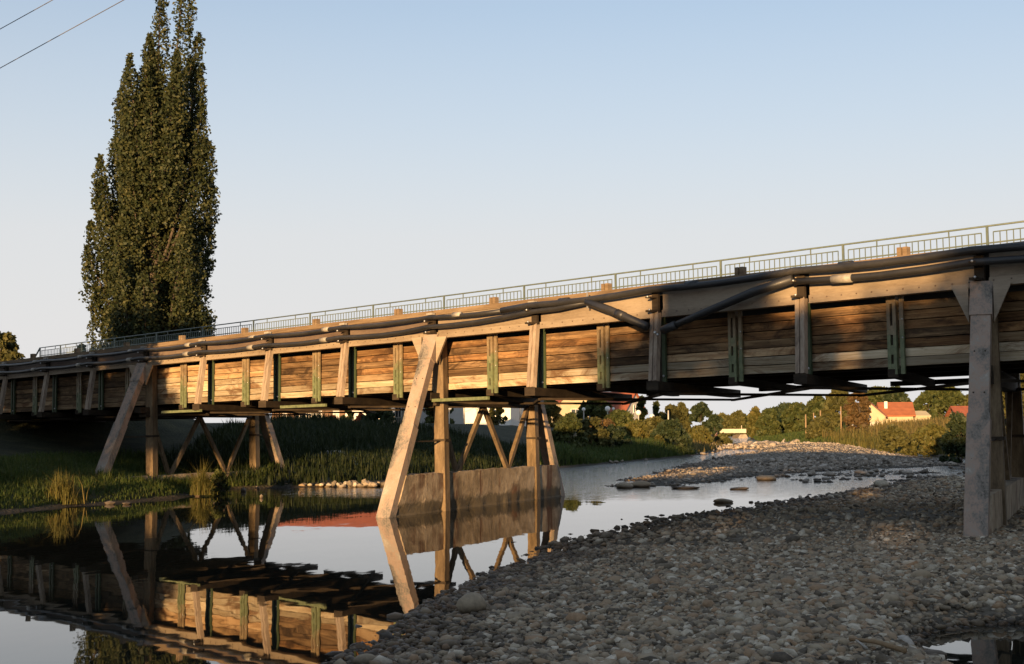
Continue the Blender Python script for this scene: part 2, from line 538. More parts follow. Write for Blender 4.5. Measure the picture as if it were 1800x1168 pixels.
def pebbles(P, rad, base, flat=0.6, seed=1, tilt=0.35):
    """stones of radius rad at the points P, each one squashed, knobbly and turned its own way"""
    g = np.random.default_rng(seed)
    bv, bf = base
    n, k = len(P), len(bv)
    sx = rad * g.uniform(0.75, 1.45, n)
    sy = rad * g.uniform(0.65, 1.1, n)
    sz = rad * g.uniform(0.7, 1.15, n) * flat
    knob = 1 + g.normal(0, 0.13, (n, k, 1))
    V = bv[None] * knob * np.stack([sx, sy, sz], 1)[:, None, :]
    ax, ay, az = g.normal(0, tilt, n), g.normal(0, tilt, n), g.uniform(0, 6.28, n)
    c, s = np.cos(ax), np.sin(ax)
    y = V[:, :, 1] * c[:, None] - V[:, :, 2] * s[:, None]
    z = V[:, :, 1] * s[:, None] + V[:, :, 2] * c[:, None]
    V[:, :, 1], V[:, :, 2] = y, z
    c, s = np.cos(ay), np.sin(ay)
    x = V[:, :, 0] * c[:, None] + V[:, :, 2] * s[:, None]
    z = -V[:, :, 0] * s[:, None] + V[:, :, 2] * c[:, None]
    V[:, :, 0], V[:, :, 2] = x, z
    c, s = np.cos(az), np.sin(az)
    x = V[:, :, 0] * c[:, None] - V[:, :, 1] * s[:, None]
    y = V[:, :, 0] * s[:, None] + V[:, :, 1] * c[:, None]
    V[:, :, 0], V[:, :, 1] = x, y
    V += P[:, None, :]
    F = bf[None] + (np.arange(n) * k)[:, None, None]
    return V.reshape(-1, 3), F.reshape(-1, 3)


def leaf_cards(P, size, g, upright=0.0, aspect=0.7):
    n = len(P)
    a = g.normal(0, 1, (n, 3))
    a[:, 2] = a[:, 2] * (1 - upright) + upright * 1.2
    a /= np.linalg.norm(a, axis=1)[:, None]
    b = g.normal(0, 1, (n, 3))
    b -= a * (a * b).sum(1)[:, None]
    b /= np.linalg.norm(b, axis=1)[:, None]
    s = size * g.uniform(0.6, 1.35, n)[:, None]
    a = a * s
    b = b * s * aspect
    V = np.stack([P - a, P - b * 0.9 + a * 0.1, P + a, P + b * 0.9 + a * 0.1], 1)
    return V.reshape(-1, 3), np.arange(4 * n).reshape(-1, 4)


def blades(P, h, w, g, lean=0.35):
    n = len(P)
    az = g.uniform(0, 6.28, n)
    d = np.stack([np.cos(az), np.sin(az), np.zeros(n)], 1)
    sd = np.stack([-np.sin(az + g.normal(0, .6, n)), np.cos(az), np.zeros(n)], 1)
    hh = h * g.uniform(0.55, 1.3, n)[:, None]
    ln = np.abs(g.normal(0, lean, n))[:, None]
    ww = w * g.uniform(0.6, 1.3, n)[:, None]
    up = np.array([0, 0, 1.0])
    mid = P + up * hh * 0.55 + d * hh * ln * 0.3
    tip = P + up * hh * (1 - 0.25 * ln) + d * hh * ln
    V = np.stack([P - sd * ww, P + sd * ww, mid + sd * ww * 0.7, mid - sd * ww * 0.7, tip], 1)
    i = np.arange(n)[:, None] * 5
    F = np.concatenate([i + np.array([[0, 1, 2]]), i + np.array([[0, 2, 3]]), i + np.array([[3, 2, 4]])], 0)
    return V.reshape(-1, 3), F


# ------------------------------------------------------------------ land and water
LEFT = [(-60, -90), (-44, -50), (-31, -15), (-22, 5), (-15, 22), (-11.9, 31.5), (-10.9, 34.9), (-9.4, 39), (-9.4, 44), (-5.6, 46), (-3.4, 51), (2.3, 66),
        (6, 76), (10, 87), (14.5, 101), (19.5, 126), (22, 141), (29, 190), (40, 262), (58, 420), (95, 700), (130, 1000)]
LEFT_POLY = LEFT + [(-3000, 3000), (-3000, -90)]
NEAR = [(-9, -60), (-5.5, -15), (-3.4, 0), (-1.9, 8), (-1.12, 11.17), (-0.95, 12.12), (-0.72, 13.13), (-0.48, 15.54), (-0.24, 16.35), (-0.02, 17.92),
        (0.47, 19.82), (0.74, 21.68), (1.46, 23.89), (2.51, 26.6), (4.07, 29.97), (5.03, 31.34), (7.3, 35.4), (9.2, 38.2), (12.6, 45.3), (16.0, 50.5)]
NEAR_POLY = NEAR + [(19.5, 54), (26, 58), (40, 40), (60, -60)]
RIGHT = [(20, -60), (20.5, 10), (21.5, 30), (22.5, 50), (24, 62), (26.2, 78), (28.7, 97), (29.6, 112), (29.3, 124), (27.5, 138), (28.5, 150), (31, 173), (46, 265), (67, 420), (108, 700), (150, 1000)]
RIGHT_POLY = RIGHT + [(3000, 3000), (3000, -60)]
BAR = [(3.2, 44.1), (5.1, 53.9), (7.7, 64.2), (12.7, 85.4), (18.2, 104.2), (24.0, 112), (26.3, 98.3), (24.5, 81.5), (21.5, 66.2), (18.5, 63.8), (15.8, 62.5), (12.2, 58.0), (9.4, 52.4), (7.1, 48.2), (5.0, 45.0)]
SPIT = [(18.3, 122.1), (22.7, 140.4), (26.4, 146.4), (29.0, 142.1), (27.3, 124.9), (24.6, 113.7), (22.6, 115.9), (21.0, 120.0)]
BANKS = [(-60, -90), (-3000, -90)]


def sdist(poly, X, Y):
    """signed distance to a polygon, positive inside"""
    poly = np.asarray(poly, float)
    d2 = np.full(X.shape, 1e12)
    ins = np.zeros(X.shape, bool)
    for (x0, y0), (x1, y1) in zip(poly, np.roll(poly, -1, 0)):
        ex, ey = x1 - x0, y1 - y0
        t = np.clip(((X - x0) * ex + (Y - y0) * ey) / (ex * ex + ey * ey + 1e-12), 0, 1)
        d2 = np.minimum(d2, (X - x0 - t * ex) ** 2 + (Y - y0 - t * ey) ** 2)
        c = (y0 > Y) != (y1 > Y)
        with np.errstate(divide='ignore', invalid='ignore'):
            xi = x0 + (Y - y0) * ex / (ey if ey != 0 else 1e-12)
        ins ^= c & (X < xi)
    d = np.sqrt(d2)
    return np.where(ins, d, -d)


def vnoise(X, Y, s, seed):
    """smooth value noise"""
    g = np.random.default_rng(seed)
    T = g.random((64, 64))
    x, y = X / s, Y / s
    xi, yi = np.floor(x).astype(int), np.floor(y).astype(int)
    fx, fy = x - xi, y - yi
    fx, fy = fx * fx * (3 - 2 * fx), fy * fy * (3 - 2 * fy)
    a, b = T[xi % 64, yi % 64], T[(xi + 1) % 64, yi % 64]
    c, d = T[xi % 64, (yi + 1) % 64], T[(xi + 1) % 64, (yi + 1) % 64]
    return (a * (1 - fx) + b * fx) * (1 - fy) + (c * (1 - fx) + d * fx) * fy


DV = np.array([-0.68583, 0.72777])
NV = np.array([0.72777, 0.68583])


def land(X, Y):
    """height of the ground and how grassy it is"""
    X, Y = np.asarray(X, float), np.asarray(Y, float)
    wob = (vnoise(X, Y, 2.3, 1) - 0.5) * 0.9 + (vnoise(X, Y, 0.7, 2) - 0.5) * 0.35
    far = np.interp(Y, [90, 200], [1.0, 0.5])
    sl = sdist(LEFT_POLY, X, Y) + wob * 0.5
    sn = sdist(NEAR_POLY, X, Y) + wob * 0.7
    sr = sdist(RIGHT_POLY, X, Y) + wob
    sb = sdist(BAR, X, Y) + wob * 1.3
    ss = sdist(SPIT, X, Y) + wob
    hl = np.interp(sl, [-6, -1.5, 0, 1, 3, 6, 10, 14, 40], [-0.9, -0.35, 0, 0.22, 0.55, 1.05, 1.7, 2.25, 2.5]) * np.where(sl > 0, far, 1)
    hn = np.interp(sn, [-5, -2.2, -1, 0, 0.6, 2, 5, 10], [-0.9, -0.22, -0.05, 0, 0.03, 0.10, 0.25, 0.36])
    pud = np.exp(-(((X - 4.6 - 0.12 * (Y - 11.3)) / 1.25) ** 2 + ((Y - 11.4) / 1.9) ** 2) ** 1.5)
    hn = hn - 0.62 * pud * (sn > 0)
    hr = np.interp(sr, [-5, 0, 1.5, 5, 10, 30], [-0.9, 0, 0.45, 1.3, 2.2, 2.6]) * np.where(sr > 0, far, 1)
    hb = np.interp(sb, [-4, -1, 0, 1, 3, 6], [-0.9, -0.15, 0, 0.06, 0.15, 0.30])
    hb = hb + 0.55 * np.clip((sb - 0.4) / 3.0, 0, 1) * np.clip((Y - 80) / 16, 0, 1)
    hs = np.interp(ss, [-4, 0, 1, 4], [-0.9, 0, 0.15, 0.35])
    # the road embankment behind the far abutment
    s = X * DV[0] + Y * DV[1]
    n = X * NV[0] + Y * NV[1]
    e = np.clip((s - 47.5) / 9.0, 0, 1) * np.clip(1 - (np.abs(n - 23.4) - 3.6) / 6.0, 0, 1)
    e = e * e * (3 - 2 * e)
    hl = hl * (1 - e) + 4.25 * e
    H = np.maximum.reduce([hl, hn, hr, hb, hs])
    grass = ((hl >= H - 1e-6) & (sl > 0.25)) | ((hr >= H - 1e-6) & (sr > 0.4))
    H = H + (vnoise(X, Y, 0.9, 3) - 0.5) * 0.05 * (H > 0.03) + (vnoise(X, Y, 3.1, 4) - 0.5) * 0.10 * (H > 0.1)
    return H, grass.astype(float)


def ground_z(x, y):
    return float(land(np.array([x]), np.array([y]))[0][0])


gx = np.unique(np.concatenate([np.linspace(-2500, -200, 12), np.linspace(-200, -30, 35), np.linspace(-30, -14, 40), np.linspace(-14, 16, 130), np.linspace(16, 45, 60), np.linspace(45, 200, 32), np.linspace(200, 2500, 12)]))
gy = np.unique(np.concatenate([np.linspace(-400, -60, 8), np.linspace(-60, 6, 40), np.linspace(6, 46, 150), np.linspace(46, 150, 130), np.linspace(150, 420, 60), np.linspace(420, 3000, 25)]))
GX, GY = np.meshgrid(gx, gy)
GH, GG = land(GX.ravel(), GY.ravel())
V = np.stack([GX.ravel(), GY.ravel(), GH], 1)
nx, ny = len(gx), len(gy)
ii = (np.arange(ny - 1)[:, None] * nx + np.arange(nx - 1)[None]).ravel()
F = np.stack([ii, ii + 1, ii + 1 + nx, ii + nx], 1)


def ground_mat():
    m, nt, bs = new_mat('ground')
    geo = N(nt, 'ShaderNodeNewGeometry')
    at_ = N(nt, 'ShaderNodeAttribute', attribute_name='grassy')
    p = geo.outputs['Position']
    soil = ramp(nt, noise(nt, p, 0.9, 7, 0.7), [(0.3, (0.014, 0.016, 0.007)), (0.5, (0.028, 0.030, 0.012)), (0.7, (0.055, 0.050, 0.022))])
    vo = N(nt, 'ShaderNodeTexVoronoi')
    vo.inputs['Scale'].default_value = 11
    nt.links.new(p, vo.inputs['Vector'])
    grav = ramp(nt, noise(nt, p, 9, 7, 0.75), [(0.3, (0.07, 0.058, 0.043)), (0.5, (0.18, 0.15, 0.11)), (0.7, (0.32, 0.27, 0.20))])
    sx = N(nt, 'ShaderNodeSeparateXYZ')
    nt.links.new(p, sx.inputs[0])
    wet = ramp(nt, sx.outputs[2], [(0.03, (1, 1, 1)), (0.13, (0, 0, 0))])
    grav = mixc(nt, mathn(nt, 'MULTIPLY', wet, 0.85), grav, (0.028, 0.024, 0.018))
    nt.links.new(mixc(nt, at_.outputs['Fac'], grav, soil), bs.inputs['Base Color'])
    bs.inputs['Roughness'].default_value = 0.9
    bs.inputs['Specular IOR Level'].default_value = 0.2
    bump(nt, bs, vo.outputs['Distance'], 0.6, 0.05)
    return m


gme = np_mesh('ground', V, F, ground_mat(), True)
a_ = gme.attributes.new('grassy', 'FLOAT', 'POINT')
a_.data.foreach_set('value', GG.astype(np.float32))
tag(link('ground', gme), kind='structure')


def water_mat():
    m, nt, bs = new_mat('river_water')
    geo = N(nt, 'ShaderNodeNewGeometry')
    p = geo.outputs['Position']
    bs.inputs['Base Color'].default_value = (0.012, 0.013, 0.010, 1)
    bs.inputs['Roughness'].default_value = 0.015
    bs.inputs['IOR'].default_value = 1.333
    sx = N(nt, 'ShaderNodeSeparateXYZ')
    nt.links.new(p, sx.inputs[0])
    # the shallow rapids upstream of the middle pier break up, the pool in front lies still
    fast = N(nt, 'ShaderNodeMapRange')
    nt.links.new(mathn(nt, 'ADD', sx.outputs[1], mathn(nt, 'MULTIPLY', sx.outputs[0], 0.2)), fast.inputs[0])
    for i, v in ((1, 36.0), (2, 80.0), (3, 0.0), (4, 1.0)):
        fast.inputs[i].default_value = v
    calm = noise(nt, mapping(nt, p, (1, 0.45, 1)), 0.8, 3, 0.5)
    rip = noise(nt, mapping(nt, p, (1, 0.7, 1)), 2.6, 5, 0.65, 0.8)
    h = mathn(nt, 'ADD', mathn(nt, 'MULTIPLY', calm, 0.0045), mathn(nt, 'MULTIPLY', mathn(nt, 'MULTIPLY', rip, fast.outputs[0]), 0.11))
    b = N(nt, 'ShaderNodeBump')
    b.inputs['Strength'].default_value = 1.0
    b.inputs['Distance'].default_value = 1.0
    nt.links.new(h, b.inputs['Height'])
    nt.links.new(b.outputs[0], bs.inputs['Normal'])
    return m


wv = [(-70, -100, 0), (160, -100, 0), (160, 1000, 0), (-70, 1000, 0)]
wme = bpy.data.meshes.new('river')
wme.from_pydata(wv, [], [(0, 1, 2, 3)])
wme.materials.append(water_mat())
tag(link('river', wme), kind='structure')

# ------------------------------------------------------------------ the timber bridge
SC, NC = 24.4, 20.5
B0 = Vector((SC * DV[0] + NC * NV[0], SC * DV[1] + NC * NV[1], 0))
BROT = (0, -0.0085, math.atan2(-DV[1], -DV[0]))
SK = 0.4195                                   # the frames stand askew across the deck
BAY = 3.42
fx = lambda k: 13.68 - BAY * k                # x of frame k on the near face
bridge = tag(empty('timber_bridge', B0, BROT), 'long weathered timber beam bridge crossing the river on three piers', 'bridge')
K0, K1 = -6, 13

PL_H, PL_N, PL_Z0 = 0.160, 7, 2.81
plank_meshes = {}


def plank_mesh(mat, var):
    key = (mat, var)
    if key not in plank_meshes:
        g = random.Random(hash(key) % 999)
        b = MB()
        L = BAY - 0.012
        xs = [-L / 2, -L / 4, 0.0, L / 4, L / 2]
        prof = [(g.uniform(-.006, .006), g.uniform(-.005, .005)) for _ in xs]
        for x, (dy, dz) in zip(xs, prof):
            b.v += [(x, -0.05 + dy, -PL_H / 2 + 0.007 + dz), (x, -0.05 + dy, PL_H / 2 - 0.008 + dz), (x, 0.05, PL_H / 2 - 0.008 + dz), (x, 0.05, -PL_H / 2 + 0.007 + dz)]
        for i in range(4):
            for j in range(4):
                a, c = i * 4 + j, i * 4 + (j + 1) % 4
                b.f.append((a, c, c + 4, a + 4))
        b.f += [(3, 2, 1, 0), (16, 17, 18, 19)]
        plank_meshes[key] = b.mesh('plank', mat)
    return plank_meshes[key]


pr = random.Random(3)
for k in range(K0 + 1, K1 + 1):
    xc = (fx(k) + fx(k - 1)) / 2 - SK * 0.45
    for r in range(PL_N):
        if k >= 9:  # browner planks here put part of the left end's shade into the colour
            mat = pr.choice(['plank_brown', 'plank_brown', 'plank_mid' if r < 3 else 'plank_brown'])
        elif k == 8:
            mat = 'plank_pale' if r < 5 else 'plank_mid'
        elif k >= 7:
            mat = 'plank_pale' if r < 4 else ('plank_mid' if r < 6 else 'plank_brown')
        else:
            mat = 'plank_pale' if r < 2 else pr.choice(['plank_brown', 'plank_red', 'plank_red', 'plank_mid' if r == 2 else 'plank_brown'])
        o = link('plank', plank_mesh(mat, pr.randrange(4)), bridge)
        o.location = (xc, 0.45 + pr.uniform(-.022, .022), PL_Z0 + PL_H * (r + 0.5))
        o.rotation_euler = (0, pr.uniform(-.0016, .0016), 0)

# the far beam wall, the deck, its edge timbers
XA, XB = fx(K1), fx(K0)
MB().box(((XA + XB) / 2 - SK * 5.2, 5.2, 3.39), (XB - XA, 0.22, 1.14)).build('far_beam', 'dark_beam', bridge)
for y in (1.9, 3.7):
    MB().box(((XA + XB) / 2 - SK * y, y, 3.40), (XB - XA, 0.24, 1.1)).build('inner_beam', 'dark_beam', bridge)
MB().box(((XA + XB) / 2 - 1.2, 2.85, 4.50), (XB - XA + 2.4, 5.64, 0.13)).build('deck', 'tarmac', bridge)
MB().box(((XA + XB) / 2 - 2.3, 5.55, 4.70), (XB - XA, 0.25, 0.26)).build('far_curb', 'curb', bridge)
for k in range(K0 + 1, K1 + 1):
    x0, x1 = fx(k) + 0.01, fx(k - 1) - 0.01
    MB().box(((x0 + x1) / 2, 0.09, 4.605), (x1 - x0, 0.20, 0.115)).build('edge_timber', 'curb', bridge)
    # side plate with its bolted flange
    pm = 'plate' if k <= 4 else 'web'
    p = MB().box(((x0 + x1) / 2 + 0.06, 0.02, 4.335), (x1 - x0 - 0.20, 0.03, 0.41)).build('side_plate', pm, bridge)
    f_ = MB()
    f_.box(((x0 + x1) / 2 + 0.08, -0.02, 4.075), (x1 - x0 - 0.18, 0.05, 0.13))
    f_.box(((x0 + x1) / 2 + 0.08, 0.04, 4.008), (x1 - x0 - 0.18, 0.20, 0.02))
    fl = f_.build('flange', 'plate', bridge)
    bb = MB()
    for i in range(11):
        bx = x0 + 0.25 + i * (x1 - x0 - 0.4) / 10
        bb.box((bx, -0.05, 4.09), (0.022, 0.014, 0.022))
    bb.build('bolt_row', 'web', fl)['kind'] = 'stuff'

# posts, struts, cross beams at every frame
for k in range(K0, K1 + 1):
    x = fx(k)
    xp = x - SK * 0.36 - 0.05
    pier = k in (-4, 0, 4, 8)
    for dx in (-0.095, 0.095):
        pb = MB()
        pb.box((xp + dx, 0.345, 3.33), (0.085, 0.05, 1.42))
        pb.build('steel_post', 'post_green', bridge)
    MB().box((xp, 0.37, 3.33), (0.12, 0.03, 1.40)).build('post_web', 'dark_beam', bridge)
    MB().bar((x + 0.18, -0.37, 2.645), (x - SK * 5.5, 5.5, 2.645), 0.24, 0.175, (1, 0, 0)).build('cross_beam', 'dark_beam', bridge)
    if not pier:
        s0 = Vector((x + 0.16, -0.30, 2.735))
        s1 = Vector((x, -0.015, 4.10))
        st = MB()
        st.bar(s0 + Vector((-0.055, 0, 0)), s1 + Vector((-0.055, 0, 0)), 0.085, 0.11)
        st.bar(s0 + Vector((0.055, 0, 0)), s1 + Vector((0.055, 0, 0)), 0.085, 0.11)
        st.build('strut', 'strut', bridge)
    # hanger that carries the pipes, with bright clamps
    hb = MB()
    hb.box((x + 0.02, -0.03, 4.30), (0.16, 0.06, 0.42))
    hb.box((x + 0.02, -0.16, 4.12), (0.12, 0.24, 0.04))
    hb.box((x + 0.02, -0.16, 4.39), (0.12, 0.24, 0.03))
    hg = hb.build('pipe_hanger', 'dark_beam', bridge)
    MB().box((x + 0.02, -0.10, 4.575), (0.20, 0.10, 0.05)).build('clamp', 'sleeve', hg)
    MB().ball((x + 0.03, -0.29, 4.40), 0.022).build('bolt', 'zinc', hg, True)
    MB().ball((x + 0.07, -0.29, 4.14), 0.022).build('bolt', 'zinc', hg, True)
    MB().ball((xp + 0.10, 0.30, 2.86), 0.024).build('bolt', 'zinc', bridge, True)

# the slotted brackets half-way along each bay, their tops standing above the edge
slot_dark = 'dark_beam'
for k in range(K0 + 1, K1 + 1):
    x = 11.95 - BAY * k + BAY * 1.0 - 3.42 * 0.0
    x = fx(k) + BAY / 2 - 0.02
    y = 0.33
    b = MB()
    # plate with three open slots
    for sx_ in (-0.150, -0.036):
        b.box((x + sx_, y, 3.36), (0.062, 0.03, 1.36))
    for zc, hz in ((2.77, 0.18), (3.10, 0.16), (3.44, 0.16), (3.97, 0.14)):
        b.box((x - 0.093, y + 0.002, zc), (0.056, 0.026, hz))
    b.box((x - 0.02, y + 0.05, 3.36), (0.02, 0.09, 1.34))
    br = b.build('slotted_bracket', 'bracket', bridge)
    MB().box((x - 0.09, y + 0.03, 3.36), (0.085, 0.012, 1.30)).build('slot_backing', 'dark_beam', br)
    MB().box((x + 0.105, y, 3.36), (0.075, 0.04, 1.36)).build('channel', 'bracket', br)
    for zc in (3.30, 3.62):
        MB().ball((x + 0.13, y - 0.03, zc), 0.017).build('bolt', 'zinc', br, True)
    for dx in (-0.055, 0.055):
        MB().box((x + 0.33 + dx, 0.08, 4.735), (0.08, 0.12, 0.15)).build('stub_post', 'curb', bridge)

for xs, L in ((-11.05, 2.2), (-4.9, 2.0), (1.25, 1.9)):
    MB().box((xs, -0.28, 2.55), (L, 0.07, 0.07)).build('bottom_rail', 'bracket', bridge)
# wind bracing under the deck
for k in range(K0 + 1, K1 + 1):
    a, b_ = fx(k), fx(k - 1)
    w = MB()
    w.bar((a, 0.1, 2.50), (b_ - SK * 5.2, 5.2, 2.50), 0.07, 0.05)
    w.bar((b_, 0.1, 2.49), (a - SK * 5.2, 5.2, 2.49), 0.07, 0.05)
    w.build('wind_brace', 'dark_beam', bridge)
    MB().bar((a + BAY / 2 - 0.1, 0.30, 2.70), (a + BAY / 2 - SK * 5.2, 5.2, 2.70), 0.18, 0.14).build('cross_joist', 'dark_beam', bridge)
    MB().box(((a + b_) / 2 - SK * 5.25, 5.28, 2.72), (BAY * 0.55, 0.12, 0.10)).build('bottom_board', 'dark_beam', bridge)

# ------------------------------------------------------------------ pipes hung along the near side
C_D, C_N = 0.387, 0.9226


def pipe_root(label, group=None):
    return tag(empty('service_pipe', B0, BROT), label, 'pipe', group)


up = pipe_root('upper black service pipe hung along the edge of the timber bridge')
pts = []
for k in range(K1, K0 - 1, -1):
    for t in (0, 0.25, 0.5, 0.75):
        x = fx(k) + BAY * t
        pts.append((x, -0.17 - 0.03 * (k % 2) * math.sin(math.pi * t), 4.485 - 0.045 * math.sin(math.pi * t)))
thin = [p for p in pts if p[0] <= 3.4]
thick = [(p[0], p[1] - 0.02, p[2] + min(0.10, 0.012 * (p[0] - 2))) for p in pts if p[0] >= 3.4 - BAY / 4]
MB().tube(thin, 0.052, 10).build('pipe_run', 'pipe', up, True)
MB().tube(thick, 0.068, 10).build('pipe_run', 'pipe', up, True)
for k in range(K1 - 1, K0, -1):
    x = fx(k) - (0.62 if k > 4 else -1.05)
    rr = 0.064 if x < 3 else 0.078
    zz = 4.478 + (min(0.10, 0.012 * (x - 2)) if x > 3 else 0)
    MB().tube([(x - 0.13, -0.172, zz), (x + 0.13, -0.172, zz)], rr, 12).build('sleeve', 'sleeve' if x < 3 else 'pipe', up, True)
lo = pipe_root('lower black service pipe sagging between the hangers left of the gap')
pts = []
for k in range(K1, 2, -1):
    for t in (0, 0.25, 0.5, 0.75):
        x = fx(k) + BAY * t
        if x > 3.5:
            break
        pts.append((x, -0.20, 4.235 - 0.05 * math.sin(math.pi * t) + 0.11 * max(0, x + 1) / 4))
pts += [(4.3, -0.2, 4.37), (5.2, -0.2, 4.44)]
MB().tube(pts, 0.055, 10).build('pipe_run', 'pipe', lo, True)
for k in range(K1 - 1, 4, -1):
    x = fx(k) - 0.66
    MB().tube([(x - 0.13, -0.20, 4.215), (x + 0.13, -0.20, 4.215)], 0.068, 12).build('sleeve', 'sleeve', lo, True)
dp = pipe_root('broken pipe length slanting down to the right in front of a strut')
MB().tube([(5.18, -0.22, 4.44), (5.9, -0.3, 4.2), (6.95, -0.42, 3.80)], 0.085, 12).build('pipe_run', 'pipe', dp, True)
MB().tube([(6.1, -0.325, 4.125), (6.3, -0.348, 4.05)], 0.093, 12).build('sleeve', 'pipe', dp, True)
MB().bar((5.18, -0.22, 4.30), (5.18, -0.22, 4.62), 0.03, 0.02).build('hook', 'zinc', dp)
rp = pipe_root('broken pipe length rising to the right up to the next hanger')
MB().tube([(7.28, -0.36, 3.70), (8.3, -0.30, 3.98), (9.4, -0.25, 4.28), (10.23, -0.21, 4.44)], [0.06, 0.075, 0.085, 0.085], 12).build('pipe_run', 'pipe', rp, True)
MB().tube([(7.30, -0.359, 3.705), (7.62, -0.342, 3.793)], 0.085, 12).build('sleeve', 'pipe', rp, True)
MB().ball((7.12, -0.38, 3.67), 0.034).build('bolt', 'zinc', rp, True)
MB().ball((7.19, -0.38, 3.63), 0.026).build('bolt', 'zinc', rp, True)
l2 = pipe_root('lower black service pipe running on right of the broken length')
pts = []
for k in range(1, K0 - 1, -1):
    for t in (0, 0.25, 0.5, 0.75):
        pts.append((fx(k) + BAY * t, -0.21, 4.39 - 0.05 * math.sin(math.pi * t)))
MB().tube(pts, 0.063, 10).build('pipe_run', 'pipe', l2, True)
MB().tube([(11.05, -0.21, 4.355), (11.45, -0.21, 4.345)], 0.076, 12).build('sleeve', 'sleeve', l2, True)

# ------------------------------------------------------------------ railing on the far side of the deck
rail = tag(empty('metal_railing', B0, BROT), 'grey green metal railing with thin upright bars along the deck', 'railing')
RY, PITCHR = 5.5, 3.41
rx0 = 11.0                                     # a main post
posts = [rx0 - PITCHR * i for i in range(-5, 12)] + [-29.4, -31.4, -33.4]
posts.sort()
TOP, FR, MIDR = 5.86, 5.73, 5.51
MB().tube([(posts[0], RY, TOP), (posts[-1], RY, TOP)], 0.020, 8).build('handrail', 'rail', rail, True)
MB().bar((posts[0], RY, TOP), (posts[0] - 1.3, RY, 4.9), 0.05, 0.05, (0, 1, 0)).build('end_brace', 'rail', rail)
bar_mesh = MB().box((0, 0, 0), (0.016, 0.016, FR - 4.86)).mesh('baluster', 'rail')
post_mesh = MB().box((0, 0, 0), (0.045, 0.04, TOP - 4.60)).mesh('post', 'rail')
near_x = []
rest = MB()
for i, x in enumerate(posts):
    o = link('post', post_mesh, rail)
    o.location = (x, RY, (TOP + 4.60) / 2)
    if i == len(posts) - 1:
        break
    x2 = posts[i + 1]
    a, b_ = x + 0.13, x2 - 0.13
    f_ = MB()
    f_.box(((a + b_) / 2, RY, FR), (b_ - a, 0.02, 0.022))
    f_.box(((a + b_) / 2, RY, MIDR), (b_ - a + 0.2, 0.022, 0.03))
    f_.box(((a + b_) / 2, RY, 4.87), (b_ - a, 0.02, 0.022))
    f_.build('panel_frame', 'rail', rail)
    n_ = max(4, int(round((b_ - a) / 0.142)))
    for q in (0.25, 0.75):
        MB().box((x + (x2 - x) * q, RY, (TOP + FR) / 2), (0.022, 0.02, TOP - FR)).build('spacer', 'rail', rail)
    for j in range(n_ + 1):
        bx = a + (b_ - a) * j / n_
        if -9 < bx < 15:
            near_x.append(bx)
        else:
            rest.box((bx, RY, (FR + 4.86) / 2), (0.016, 0.016, FR - 4.86))
for bx in near_x:
    o = link('baluster', bar_mesh, rail)
    o.location = (bx, RY, (FR + 4.86) / 2)
ro = rest.build('far_balusters', 'rail', rail)
ro['kind'] = 'stuff'

# ------------------------------------------------------------------ piers
CDIR = Vector((0.406, 0.914, 0)).normalized()
PROT = math.atan2(-CDIR.x, CDIR.y)


